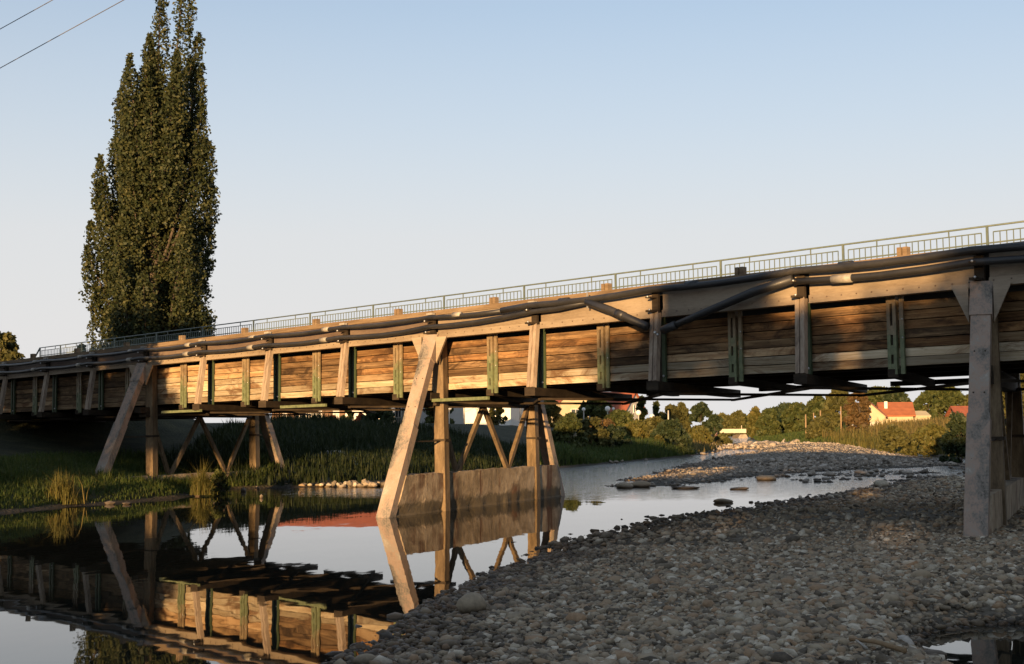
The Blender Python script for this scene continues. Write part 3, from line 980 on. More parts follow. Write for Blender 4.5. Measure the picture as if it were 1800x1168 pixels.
def pier(k, label, z0, leg_mat='leg', bottom=-0.6, wt=0.90):
    """a skew trestle: raking outer legs, two upright posts, W bracing on a low concrete wall. Local y runs across the bridge, t metres from the near foot"""
    x = fx(k)
    fas = B0 + Vector((-DV[0] * x, -DV[1] * x, 0))
    foot = fas - CDIR * (2.13 / C_N)
    dz = 0.0085 * x
    r = tag(empty('bridge_pier', (foot.x, foot.y, 0), (0, 0, PROT)), label, 'bridge pier', 'trestle piers under the timber bridge')
    T1 = 4.03 + dz
    L = 0.567                                   # run of the leg per metre of height
    RUN = 2.24 / 4.03

    def leg(sgn, y0):
        g = MB()
        yb = lambda z: y0 + sgn * RUN * z
        zs = 1.95 + z0 * 0.3
        g.bar((0, yb(bottom), bottom), (0, yb(zs), zs), 0.335, 0.25)
        g.bar((0, yb(zs) , zs), (0, yb(T1 - 0.55), T1 - 0.55), 0.30, 0.225)
        g.bar((0, yb(T1 - 0.56) - sgn * 0.02, T1 - 0.56), (0, yb(T1), T1), 0.345, 0.23)
        lg = g.build('raking_leg', leg_mat, r)
        bb = MB()
        for z in (0.25 + z0, 1.15 + z0, 1.75, 2.4, 3.05, 3.7):
            for dx in (-0.08, 0.08):
                bb.ball((dx, yb(z) - sgn * 0.13, z), 0.014, 6, 4)
        bb.build('bolt_row', 'dark_beam', lg)['kind'] = 'stuff'
        return yb
    yb = leg(1, 0.0)
    leg(-1, 9.9)
    # gusset plates flaring out at the head of the near leg
    for sx_ in (-1, 1):
        g = MB()
        xa, xb = 0.19 * sx_, 0.46 * sx_
        g.v += [(xa, 2.02, T1 - 0.62), (xa, 2.02, T1 - 0.005), (xb, 2.02, T1 - 0.005), (xa, 2.09, T1 - 0.62), (xa, 2.09, T1 - 0.005), (xb, 2.09, T1 - 0.005)]
        g.f += [(0, 1, 2), (5, 4, 3), (0, 3, 4, 1), (1, 4, 5, 2), (2, 5, 3, 0)]
        g.build('gusset', 'plate', r)
    # wall: its ends slope with the legs
    w = MB()
    q = random.Random(k + 50)
    ny_, nz_ = 70, 14
    for sx_ in (1, -1):
        k0 = len(w.v)
        for i in range(ny_ + 1):
            for j in range(nz_ + 1):
                z = bottom + (wt - bottom) * j / nz_
                ya, yb_ = 0.10 + RUN * max(z, 0), 9.8 - RUN * max(z, 0)
                y = ya + (yb_ - ya) * i / ny_
                wear = max(0.0, 1 - abs(z - 0.05) / 0.34)
                n_ = float(vnoise(np.array([y * 1.0]), np.array([z * 1.3 + 5 * sx_]), 0.30, 61)[0])
                n2 = float(vnoise(np.array([y * 1.0]), np.array([z + 9 * sx_]), 1.1, 62)[0])
                x_ = 0.195 + (n2 - .5) * 0.02 + q.uniform(-.002, .002) - wear * n_ * 0.07 + (0.04 if z < 0.0 else 0)
                zz = z - (q.uniform(0, 0.035) if j == nz_ else 0)
                w.v.append((sx_ * x_, y, zz))
        for i in range(ny_):
            for j in range(nz_):
                a_, b0 = k0 + i * (nz_ + 1) + j, k0 + (i + 1) * (nz_ + 1) + j
                w.f.append((a_, b0, b0 + 1, a_ + 1) if sx_ == 1 else (a_, a_ + 1, b0 + 1, b0))
    h2 = (ny_ + 1) * (nz_ + 1)
    for i in range(ny_):
        a_, b0 = i * (nz_ + 1) + nz_, (i + 1) * (nz_ + 1) + nz_
        w.f.append((a_, b0, h2 + b0, h2 + a_))
    for i in (0, ny_):
        for j in range(nz_):
            a_ = i * (nz_ + 1) + j
            w.f.append((a_, a_ + 1, h2 + a_ + 1, h2 + a_))
    w.build('base_wall', 'pier_wall', r)
    ptop = 2.52 + dz
    for y in (2.5, 7.95):
        MB().bar((0.13, y, bottom), (0.13 - 0.06, y - 0.05, (4.0 + dz) if y < 5 else ptop), 0.26, 0.24).build('upright_post', 'old_beam', r)
    MB().box((0, 5.1, ptop + 0.02), (0.26, 5.9, 0.20)).build('cap_beam', 'dark_beam', r)
    for a, b_ in ((2.55, 3.45), (4.98, 3.5), (4.98, 6.42), (7.75, 6.45)):
        MB().bar((0, a, ptop - 0.06), (0, b_, wt - 0.05), 0.09, 0.13).build('diagonal_brace', 'old_beam', r)
    zr = 1.62 + z0 * .2
    MB().bar((0.12, yb(zr), zr), (0.12, 2.75, zr), 0.035, 0.03).build('tie_rod', 'dark_beam', r)
    for y in (2.5, 7.95):
        MB().box((0.11, y - 0.02, zr + 0.02), (0.31, 0.29, 0.055)).build('collar', 'dark_beam', r)
    return r


pier(4, 'middle trestle pier standing in the river on a stained concrete wall', 0.0)
pier(8, 'shaded trestle pier on the grassy left river bank', 0.5, wt=0.55)
pier(0, 'grey trestle pier on the gravel at the right edge', 0.25)
pier(-4, 'trestle pier carrying the far right end of the timber bridge', 0.8)
ab = tag(empty('bridge_abutment', B0, BROT), 'concrete abutment under the left end of the timber bridge', 'abutment')
MB().box((fx(13) - 2.2, 2.7, 1.6), (1.2, 6.6, 5.0)).build('abutment_wall', 'concrete', ab)

# ------------------------------------------------------------------ gravel and stones
g = np.random.default_rng(21)


def scatter(n, box, cond):
    """n tries in the box; keeps those where cond(X, Y) holds"""
    X = g.uniform(box[0], box[1], n)
    Y = g.uniform(box[2], box[3], n)
    k = cond(X, Y)
    return X[k], Y[k]


def in_view(X, Y, m=1.0):
    return (np.abs(X) < 0.385 * Y + m)


def put_gravel(name, parts, mat):
    Vs, Fs, off = [], [], 0
    for X, Y, rad, base, flat, sink in parts:
        H, _ = land(X, Y)
        kk = (H > (-0.10 if name != 'gravel' else -0.05))
        if name != 'gravel':
            H = np.maximum(H, -0.06)
            kk[:] = True
        P, rad = np.stack([X, Y, H + rad * sink], 1)[kk], rad[kk]
        v, f = pebbles(P, rad, base, flat, int(g.integers(1e6)))
        Vs.append(v)
        Fs.append(f + off)
        off += len(v)
    me = np_mesh(name, np.concatenate(Vs), np.concatenate(Fs), mat, True)
    return tag(link(name, me), kind='stuff')


def near_land(lo=-0.45, hi=99):
    return lambda X, Y: (lambda s: (s > lo) & (s < hi) & in_view(X, Y))(sdist(NEAR_POLY, X, Y))


parts = []
coarse = lambda X, Y: 0.62 + 0.85 * vnoise(X, Y, 1.5, 41)            # coarse and fine patches as the floods sorted them
X, Y = scatter(76000, (-3, 9, 9.5, 21), near_land())
parts.append((X, Y, np.clip(g.lognormal(-3.86, 0.55, len(X)) * coarse(X, Y), 0.007, 0.062), ICO1, 0.6, 0.15))
X, Y = scatter(4200, (-3, 9, 9.5, 21), near_land())
parts.append((X, Y, np.clip(g.lognormal(-3.4, 0.45, len(X)) * coarse(X, Y), 0.02, 0.10), ICO1, 0.6, 0.2))
X, Y = scatter(52000, (0, 22, 21, 60), near_land())
parts.append((X, Y, np.clip(g.lognormal(-3.48, 0.45, len(X)) * coarse(X, Y), 0.018, 0.11), ICO1, 0.6, 0.2))
# a broken margin of stones in the shallows
X, Y = scatter(18000, (-4, 16, 9.5, 56), lambda X, Y: (lambda s: (s > -2.2) & (s < 0.1) & in_view(X, Y) & (g.random(len(X)) < np.exp(s * 1.5)) & (vnoise(X, Y, 0.8, 31) + 0.25 * np.exp(s * 3) > 0.42))(sdist(NEAR_POLY, X, Y)))
parts.append((X, Y, np.clip(g.lognormal(-3.15, 0.45, len(X)), 0.02, 0.13), ICO1, 0.55, 0.1))
X, Y = scatter(26000, (3, 24, 5, 50), lambda X, Y: (sdist(NEAR_POLY, X, Y) > 0) & (X > 0.385 * Y + 0.8) & (X < 0.385 * Y + 7))
parts.append((X, Y, np.clip(g.lognormal(-2.9, 0.4, len(X)), 0.03, 0.13), ICO1, 0.6, 0.15))
put_gravel('gravel', parts, 'stone')

parts = []
X, Y = scatter(34000, (2, 28, 43, 115), lambda X, Y: sdist(BAR, X, Y) > -0.7)
parts.append((X, Y, np.clip(g.lognormal(-3.2, 0.5, len(X)), 0.02, 0.17), ICO1, 0.55, 0.15))
X, Y = scatter(9000, (10, 27, 47, 70), lambda X, Y: (vnoise(X, Y, 1.7, 9) + 0.018 * (X - 16) > 0.50) & (sdist(RIGHT_POLY, X, Y) < -0.5))
parts.append((X, Y, np.clip(g.lognormal(-2.8, 0.45, len(X)), 0.04, 0.20), ICO1, 0.55, 0.6))
X, Y = scatter(2500, (17, 31, 110, 150), lambda X, Y: sdist(SPIT, X, Y) > -0.5)
parts.append((X, Y, np.clip(g.lognormal(-1.8, 0.4, len(X)), 0.1, 0.4), ICO1, 0.65, 0.25))
X, Y = scatter(2500, (-10, 24, 44, 145), lambda X, Y: (np.abs(sdist(LEFT_POLY, X, Y)) < 0.35) & (vnoise(X, Y, 4, 8) > 0.5))
parts.append((X, Y, np.clip(g.lognormal(-1.9, 0.4, len(X)), 0.08, 0.35), ICO1, 0.6, 0.2))
put_gravel('bar_gravel', parts, 'bar_stone')


def stone_mesh(seed, flat=0.65, sub=ICO2):
    q = np.random.default_rng(seed)
    bv, bf = sub
    v = bv * (1 + 0.16 * np.sin(bv @ q.normal(0, 1.7, (3, 3)) + q.uniform(0, 6, 3)).sum(1, keepdims=True) / 1.5) * (1 + q.normal(0, 0.03, (len(bv), 1)))
    for _ in range(3):                          # worn flat sides
        nrm = q.normal(0, 1, 3)
        nrm /= np.linalg.norm(nrm)
        dd = v @ nrm
        v = v - np.maximum(dd - 0.72, 0)[:, None] * nrm * 0.9
    v = v * np.array([1.15, 0.9, flat])
    return v, bf


cob = [np_mesh('cobble', *stone_mesh(s), 'stone', True) for s in range(8)]
X, Y = scatter(900, (-1.2, 8, 10.5, 30), near_land(-0.3))
keep = g.permutation(len(X))[:150]
for x, y in zip(X[keep], Y[keep]):
    o = link('cobble', cob[int(g.integers(8))])
    rr = g.uniform(0.04, 0.072)
    o.location = (x, y, ground_z(x, y) + rr * 0.25)
    o.rotation_euler = (g.normal(0, .15), g.normal(0, .15), g.uniform(0, 6.28))
    o.scale = (rr, rr, rr)
    tag(o, 'rounded grey cobble lying among the small gravel of the near bank', 'stone', 'cobbles on the near gravel bank')


def rock(name, label, x, y, sx, sy, sz, seed, mat='stone', sink=0.25, rot=0.0, cat='stone', group=None, z=None, rough=False):
    v, f = stone_mesh(seed, 1.0, ICO1 if rough else ICO2)
    me = np_mesh(name, v * np.array([sx, sy, sz]), f, mat, not rough)
    o = link(name, me)
    zz = max(ground_z(x, y), 0) if z is None else z
    o.location = (x, y, zz + sz * (1 - 2 * sink) * 0.9)
    o.rotation_euler = (0, 0, rot)
    return tag(o, label, cat, group)


rock('boulder', 'large rounded grey boulder standing at the water edge of the gravel', -0.43, 14.0, 0.15, 0.13, 0.125, 41, 'stone', 0.1, 0.4, 'boulder')
rock('stone', 'pale squarish stone beside the driftwood near the dark puddle', 3.22, 11.45, 0.08, 0.07, 0.065, 42, 'bar_stone', 0.3)
rock('stone', 'long pale stone lying by the squarish one near the dark puddle', 3.42, 11.32, 0.12, 0.06, 0.05, 43, 'bar_stone', 0.3, -0.4)
rock('stone', 'reddish brown stone lying behind the driftwood stick', 3.16, 12.3, 0.06, 0.05, 0.045, 45, 'door_brown', 0.2)
rock('stone', 'dark low rock alone in the calm water near the gravel bar', 9.07, 49.3, 0.34, 0.26, 0.17, 46, 'stone', 0.35)
rock('stone', 'flat sunlit slab awash in the water between bar and gravel', 5.37, 42.7, 0.42, 0.16, 0.07, 47, 'bar_stone', 0.3)
rock('stone', 'small sunlit flat stone in the water off the tip of the bar', 6.9, 42.0, 0.24, 0.12, 0.06, 48, 'bar_stone', 0.3)
rock('stone', 'broad brown stone in the calm water nearest the gravel bank', 5.3, 34.7, 0.22, 0.15, 0.08, 49, 'stone', 0.3)
rock('stone', 'left of two brown stones in the shallows beside the gravel bank', 3.05, 27.9, 0.11, 0.09, 0.06, 50, 'stone', 0.3)
rock('stone', 'right of two brown stones in the shallows beside the gravel bank', 3.4, 28.6, 0.12, 0.09, 0.06, 51, 'stone', 0.3)
rock('boulder', 'brown boulder on the wet stones beyond the gravel bank', 11.6, 43.2, 0.25, 0.2, 0.16, 52, 'stone', 0.3, 0.2, 'boulder')
rock('stone', 'dark round stone at the very tip of the gravel bar', 3.55, 43.6, 0.24, 0.2, 0.16, 53, 'stone', 0.3)
rock('stone', 'dark flat stone second from the tip of the gravel bar', 4.1, 44.2, 0.3, 0.2, 0.15, 54, 'stone', 0.3)
for i, (px, py, s) in enumerate([(640, 1142, .085), (785, 1112, .075), (1385, 960, .10), (1165, 1000, .09), (1325, 1080, .085), (1010, 1085, .09), (1610, 1040, .085), (920, 1030, .07), (600, 1150, .07)]):
    Yd = FPX * (EYE - 0.1) / (py - 755 + ROLL * (px - 900))
    x = (px - 900) / FPX * Yd
    o = rock('cobble', 'rounded grey cobble lying among the small gravel of the near bank', x, Yd, s * 1.2, s, s * .75, 60 + i, 'stone', 0.2, i * 1.1)
    o['group'] = 'cobbles on the near gravel bank'
left_rocks = [('left of two pale stones at the foot of the grass bank', 196, 886, .22, .11), ('right of two pale stones at the foot of the grass bank', 226, 886, .24, .09),
              ('pale stone at the water under the golden bush', 349, 872, .20, .10), ('rounded pale rock in the shade right of the golden bush', 404, 857, .28, .2),
              ('small square pale rock in the dark shallows left of the pier', 429, 864, .18, .15), ('bright round stone out in the dark water under the bridge', 460, 875, .12, .12),
              ('small bright stone by the waterline under the bridge', 453, 860, .13, .13), ('small pale stone alone in the dark water left of the rubble', 527, 866, .10, .1)]
for i, (lb, px, py, sx_, sz_) in enumerate(left_rocks):
    Yd = FPX * EYE / (py - 755 + ROLL * (px - 900))
    rock('stone', lb, (px - 900) / FPX * Yd, Yd, sx_ * .6, sx_ * .5, sz_ * .7, 80 + i, 'bar_stone', 0.35, i, z=0.0, rough=True)
heap_rng = np.random.default_rng(3)
hp = tag(empty('rubble_heap', (-5.2, 45.6, 0)), 'sunlit heap of pale broken stones at the left waterline', 'rubble heap')
for i in range(30):
    v, f = stone_mesh(100 + i, 1.0, ICO1)
    s = heap_rng.uniform(0.07, 0.15)
    o = link('rock', np_mesh('rock', v * np.array([s * 1.3, s, s * .8]), f, 'bar_stone', False), hp)
    o.location = (heap_rng.normal(0, .36), heap_rng.normal(0, .2), heap_rng.uniform(-.02, .13))
    o.rotation_euler = (heap_rng.normal(0, .5), heap_rng.normal(0, .5), i)
hp = tag(empty('rubble_heap', (-6.9, 45.9, 0)), 'low dim heap of brown stones along the left waterline', 'rubble heap')
for i in range(22):
    v, f = stone_mesh(130 + i, 1.0, ICO1)
    s = heap_rng.uniform(0.05, 0.11)
    o = link('rock', np_mesh('rock', v * np.array([s * 1.3, s, s * .85]), f, 'stone', True), hp)
    o.location = (heap_rng.normal(0, .7), heap_rng.normal(0, .2), heap_rng.uniform(0.0, .1))
slab = [(586, 788, .55, .30, .16), (604, 792, .42, .25, .14), (616, 803, .3, .2, .1), (627, 812, .24, .18, .09)]
for i, ((px, py, sx_, sy_, sz_), lb) in enumerate(zip(slab, ['largest pale slab dumped on the shaded grassy bank', 'second pale slab just right of the largest on the shaded bank', 'third pale block lower on the shaded bank', 'lowest and smallest pale block on the shaded bank'])):
    Yd = 55.0 - i * 1.0
    x = (px - 900) / FPX * Yd
    rock('slab', lb, x, Yd, sx_, sy_, sz_, 160 + i, 'rubble', 0.35, i * .5, 'slab')

# dry twigs and flood litter scattered over the gravel
tw = MB()
X, Y = scatter(260, (-1, 8, 10.5, 26), near_land(0.4))
for x, y in zip(X[:170], Y[:170]):
    a0, ln = g.uniform(0, 6.28), g.uniform(0.06, 0.28)
    z0_ = ground_z(x, y) + 0.035
    dx, dy = math.cos(a0) * ln, math.sin(a0) * ln
    tw.tube([(x, y, z0_), (x + dx * .5 + g.normal(0, .01), y + dy * .5, z0_ + .015), (x + dx, y + dy, z0_ + g.normal(0, .01))], [.004, .005, .003], 4, False)
tw.build('litter', 'old_beam')['kind'] = 'stuff'
# driftwood by the puddle
def at_ground(px, py, z=0.1):
    Yd = FPX * (EYE - z) / (py - 755 + ROLL * (px - 900))
    return Vector(((px - 900) / FPX * Yd, Yd, z))


a, b_ = at_ground(1482, 1131, .2), at_ground(1578, 1150, .2)
za = max(ground_z(a.x, a.y), ground_z(b_.x, b_.y)) + 0.05
tag(MB().tube([(a.x, a.y, za), ((a.x + b_.x) / 2, (a.y + b_.y) / 2 + 0.01, za + 0.015), (b_.x, b_.y, za - 0.01)], [0.012, 0.018, 0.022], 8).build('driftwood_stick', 'pole_wood', None, True),
    'orange brown driftwood stick lying on the gravel by the puddle', 'driftwood')
a, b_ = at_ground(1490, 1142, .15), at_ground(1512, 1160, .15)
za = ground_z(a.x, a.y) + 0.05
tag(MB().tube([(a.x, a.y, za), (b_.x, b_.y, za)], [0.008, 0.011], 6).build('driftwood_stick', 'sleeve', None, True),
    'short grey driftwood stick beside the longer orange one', 'driftwood')

# ------------------------------------------------------------------ grass and reeds
def grass(name, X, Y, h, w, mat, lean=0.35, z_off=0.0, sel=True):
    H, G = land(X, Y)
    k = (G > 0.5) if sel else np.ones(len(X), bool)
    P = np.stack([X, Y, H + z_off], 1)[k]
    hh = h[k][:, None] if isinstance(h, np.ndarray) else h
    v, f = blades(P, hh, w, g, lean)
    return tag(link(name, np_mesh(name, v, f, mat)), kind='stuff')


sl_ = lambda X, Y: sdist(LEFT_POLY, X, Y)
X, Y = scatter(90000, (-19, -8.3, 28, 50), lambda X, Y: (sl_(X, Y) > 0.1) & (sl_(X, Y) < 6) & (vnoise(X, Y, 0.8, 5) * 0.8 + g.random(len(X)) * 0.5 > 0.42))
grass('grass', X, Y, 0.06 + 0.22 * vnoise(X, Y, 1.1, 6) ** 2 * 1.4 + 0.07 * np.clip(sl_(X, Y), 0, 2.2), 0.012, 'grass', 0.5)
X, Y = scatter(40000, (-12, 4, 44, 75), lambda X, Y: (sl_(X, Y) > 0.4) & (sl_(X, Y) < 15))
grass('bank_grass', X, Y, 0.25 + 0.5 * vnoise(X, Y, 2, 7), 0.025, 'grass_shaded')
X, Y = scatter(60000, (1, 13, 60, 98), lambda X, Y: (sl_(X, Y) > 0.0) & (sl_(X, Y) < 4.2))
grass('river_grass', X, Y, 0.25 + 0.75 * vnoise(X, Y, 2.6, 12) * np.clip(sl_(X, Y) * 1.2, 0.25, 1), 0.03, 'grass', 0.45)
X, Y = scatter(36000, (10, 50, 95, 260), lambda X, Y: (sl_(X, Y) > 0.2) & (sl_(X, Y) < 16))
grass('meadow_grass', X, Y, 0.3 + 0.6 * vnoise(X, Y, 5, 13), 0.07, 'grass_dry')
sr_ = lambda X, Y: sdist(RIGHT_POLY, X, Y)
X, Y = scatter(70000, (26, 62, 118, 290), lambda X, Y: (sr_(X, Y) > 0.1) & (sr_(X, Y) < 22))
grass('meadow_grass', X, Y, 0.25 + 0.4 * vnoise(X, Y, 5, 14), 0.06, 'grass')
X, Y = scatter(30000, (22, 48, 60, 128), lambda X, Y: (sr_(X, Y) > -0.2) & (sr_(X, Y) < 3.2) & (vnoise(X, Y, 1.8, 15) + g.random(len(X)) * .4 > 0.45))
grass('reeds', X, Y, 0.35 + 1.5 * vnoise(X, Y, 1.3, 16) * vnoise(X, Y, 5.0, 18) + 0.35 * g.random(len(X)), 0.035, 'leaf_yellow', 0.4, sel=False)
X, Y = scatter(60000, (24, 62, 60, 135), lambda X, Y: (sr_(X, Y) > 2.5) & (sr_(X, Y) < 20))
grass('dry_grass', X, Y, 0.6 + 0.8 * vnoise(X, Y, 3.5, 17), 0.055, 'grass_dry', 0.3)

# ------------------------------------------------------------------ trees and bushes
def crown_points(kind, n, h, w, g, z0):
    """leaf places for a crown h high and w wide whose lowest leaves hang at z0"""
    K = int(np.clip(w * h * 2.4, 48, 170)) if kind != 'conifer' else int(np.clip(h * 9, 30, 110))
    t = g.uniform(0, 1, K) ** (0.8 if kind != 'conifer' else 1.15)
    if kind == 'conifer':
        rad = (1 - t) * 0.92 + 0.05
    elif kind == 'bush':
        rad = np.sqrt(np.clip(1 - t ** 2.0, 0, 1)) * 0.95 + 0.05
    elif kind == 'tall':
        rad = np.sin(np.clip(t * 0.92 + 0.14, 0, 1) * math.pi) ** 0.5
    else:
        rad = np.sin(np.clip(t * 0.72 + 0.27, 0, 1) * math.pi) ** 0.6
    az = g.uniform(0, 6.28, K)
    rr = rad * np.sqrt(g.uniform(0.12, 1, K)) * w / 2 * g.uniform(0.85, 1.1, K)
    c = np.stack([rr * np.cos(az), rr * np.sin(az), z0 + t * (h - z0) * g.uniform(0.95, 1.02, K)], 1)
    cr = (w * 0.12 + 0.04 * h * 0.5) * g.uniform(0.45, 1.25, K) * (1.0 if kind != 'conifer' else 0.5)
    i = g.integers(0, K, n)
    d = g.normal(0, 1, (n, 3))
    d /= np.linalg.norm(d, axis=1)[:, None]
    d *= (g.random(n) ** 0.45)[:, None]
    P = c[i] + d * cr[i][:, None] * np.array([1, 1, 0.8 if kind != 'tall' else 1.3])
    P[:, 2] = np.maximum(P[:, 2], 0.02)
    return P, c


def trunk_mesh(h, w, g, centres, r0, top=0.75):
    b = MB()
    lx, ly = g.normal(0, 0.02 * h), g.normal(0, 0.02 * h)
    pts = [(lx * t * t, ly * t * t, h * top * t - 0.3) for t in (0, .25, .5, .75, 1)]
    b.tube(pts, [r0 * (1 - 0.8 * t) for t in (0, .25, .5, .75, 1)], 7)
    for c in centres[g.permutation(len(centres))[:9]]:
        z = min(max(c[2] * 0.55, 0.2), h * top * 0.9)
        t = z / (h * top)
        p0 = Vector((lx * t * t, ly * t * t, z))
        p1 = Vector(c)
        b.tube([p0, (p0 + p1) / 2 + Vector((0, 0, 0.06 * h * 0.5)), p1], [r0 * 0.35, r0 * 0.22, r0 * 0.06], 5)
    return b.mesh('trunk', 'bark', True)


def tree(name, label, cat, x, y, h, w, kind, mat, n, leaf, seed, z0=None, group=None, zb=None, trunk_r=None):
    q = np.random.default_rng(seed)
    z0 = {'bush': 0.0, 'round': 0.03 * h, 'conifer': 0.08 * h, 'tall': 0.1 * h}[kind] if z0 is None else z0
    P, c = crown_points(kind, n, h, w, q, z0)
    r = tag(empty(name, (x, y, ground_z(x, y) if zb is None else zb)), label, cat, group)
    v, f = leaf_cards(P, leaf, q)
    link('crown' if kind != 'bush' else 'foliage', np_mesh('crown', v, f, mat), r)
    link('trunk' if kind != 'bush' else 'stem', trunk_mesh(h, w, q, c, trunk_r or (0.022 * h + 0.02 if kind != 'bush' else 0.04)), r)
    return r


# the tall poplar behind the bridge: many steep limbs, each wrapped in its own column of leaves
def poplar():
    q = np.random.default_rng(77)
    Yp = 74.0
    px0, py0, _ = at(262, 640, Yp)
    zb = ground_z(px0, Yp)
    m = Yp / FPX
    r = tag(empty('poplar_tree', (px0, Yp, zb)), 'towering dark poplar tree with two pointed tops behind the bridge', 'tree')
    zi = [5.5, 6.5, 8.0, 9.9, 13.1, 16.2, 19.3, 22.4, 25.3, 28.5]
    lo = [-2.2, -2.6, -2.9, -3.35, -3.6, -2.9, -2.4, -1.7, -0.55, 0.05]
    hi = [1.2, 2.1, 2.7, 2.8, 3.1, 3.35, 3.2, 2.7, 2.2, 1.75]
    # column tips placed across the outline
    cols = [((0.36, 0, 28.0), 0.60, 14), ((1.72, 0.2, 29.0), 0.66, 14)]
    tips = [(-2.0, 20.6), (-1.3, 21.6), (-0.45, 23.4), (-2.2, 18.2), (-2.65, 16.8), (-3.0, 14.8), (-3.5, 13.4), (-3.4, 12.0), (-2.6, 15.6), (2.6, 21.8), (2.9, 19.6), (3.2, 17.6), (3.1, 15.8), (2.9, 13.6), (2.7, 11.8), (2.35, 24.0),
            (-0.9, 22.2), (-1.7, 20.0), (-0.9, 20.3), (-1.7, 18.6), (-0.5, 21.4), (-1.2, 17.4), (-0.15, 23.6), (1.9, 22.6), (-0.1, 23.0), (0.9, 21.0), (-1.2, 19.0), (1.9, 18.8), (0.2, 17.4), (-1.9, 15.6), (1.3, 15.4), (-0.6, 14.0), (2.1, 12.6), (-2.3, 11.6), (0.7, 11.2), (-1.2, 10.4), (-2.9, 9.8), (2.6, 9.6)]
    for tx, tz in tips:
        cols.append(((tx, q.uniform(-2.1, 2.1) * (1 - abs(tx) / 5), tz), q.uniform(0.55, 0.85), q.uniform(5.5, 9.0)))
    for tx, tz in tips[8:]:
        cols.append(((tx * q.uniform(0.2, 0.9), q.uniform(-2.6, 2.6), tz - q.uniform(0, 2)), q.uniform(0.6, 0.9), q.uniform(6, 10)))
    Ps = []
    tb = MB()
    tb.tube([(0, 0, -zb * 0 - 0.4), (0.1, 0, 5), (0.3, 0, 12), (0.4, 0, 17)], [0.55, 0.45, 0.25, 0.08], 9)
    for (tx, ty, tz), rad, ln in cols:
        z_lo = max(tz - ln, 3.2)
        n = int((tz - z_lo) * rad * 400)
        t = q.random(n)
        z = z_lo + t * (tz - z_lo)
        # limbs leave the trunk low and turn steeply upward
        inward = np.clip((tz - z) / (ln * 1.15), 0, 1) ** 1.6
        cx, cy = tx * (1 - 0.55 * inward) + 0.25 * inward, ty * (1 - 0.55 * inward)
        prof = np.sin(np.clip(t * 0.86 + 0.14, 0, 1) * math.pi) ** 0.6 * rad
        lump = 1 + 0.35 * np.sin(z * 3.1 + tx * 7) * np.sin(z * 1.3 + ty * 5)
        az = q.uniform(0, 6.28, n)
        rr = prof * lump * np.sqrt(q.uniform(0.15, 1, n))
        Ps.append(np.stack([cx + rr * np.cos(az) + q.normal(0, .06, n), cy + rr * np.sin(az), z - zb + q.normal(0, .08, n)], 1))
        tb.tube([(0.2, 0, max(z_lo - 1.5 - zb, 0.5)), (tx * .5, ty * .5, z_lo - zb + ln * .25), (tx, ty, tz - zb - 0.4)], [0.12, 0.08, 0.015], 5)
    # the drooping low branch at its right side
    tb.tube([(1.0, 0, 5.6 - zb), (2.2, -.2, 7.6 - zb), (2.9, -.3, 7.7 - zb), (3.0, -.3, 6.6 - zb)], [0.10, 0.06, 0.04, 0.015], 5)
    for cx, cz, s in ((2.5, 7.6, .5), (3.1, 7.9, .45), (2.95, 6.9, .28), (2.3, 8.3, .5), (3.2, 7.2, .3)):
        n = 500
        Ps.append(np.array([cx, -.3, cz - zb]) + q.normal(0, s * 0.5, (n, 3)))
    # skirt of suckers round the foot
    n = 7000
    z = q.uniform(3.0, 8.5, n)
    az = q.uniform(0, 6.28, n)
    rr = np.sqrt(q.random(n)) * np.interp(z, [3, 5, 8.5], [2.3, 2.6, 2.3])
    Ps.append(np.stack([rr * np.cos(az) - 0.1, rr * np.sin(az), z - zb], 1))
    v, f = leaf_cards(np.concatenate(Ps), 0.098, q)
    link('crown', np_mesh('crown', v, f, 'leaf_poplar'), r)
    link('trunk', tb.mesh('trunk', 'bark', True), r)


poplar()

BG = 'trees beyond the river bend'
GR = 'trees on the left bank beyond the bridge'
RB = 'trees on the right bank beyond the bridge'
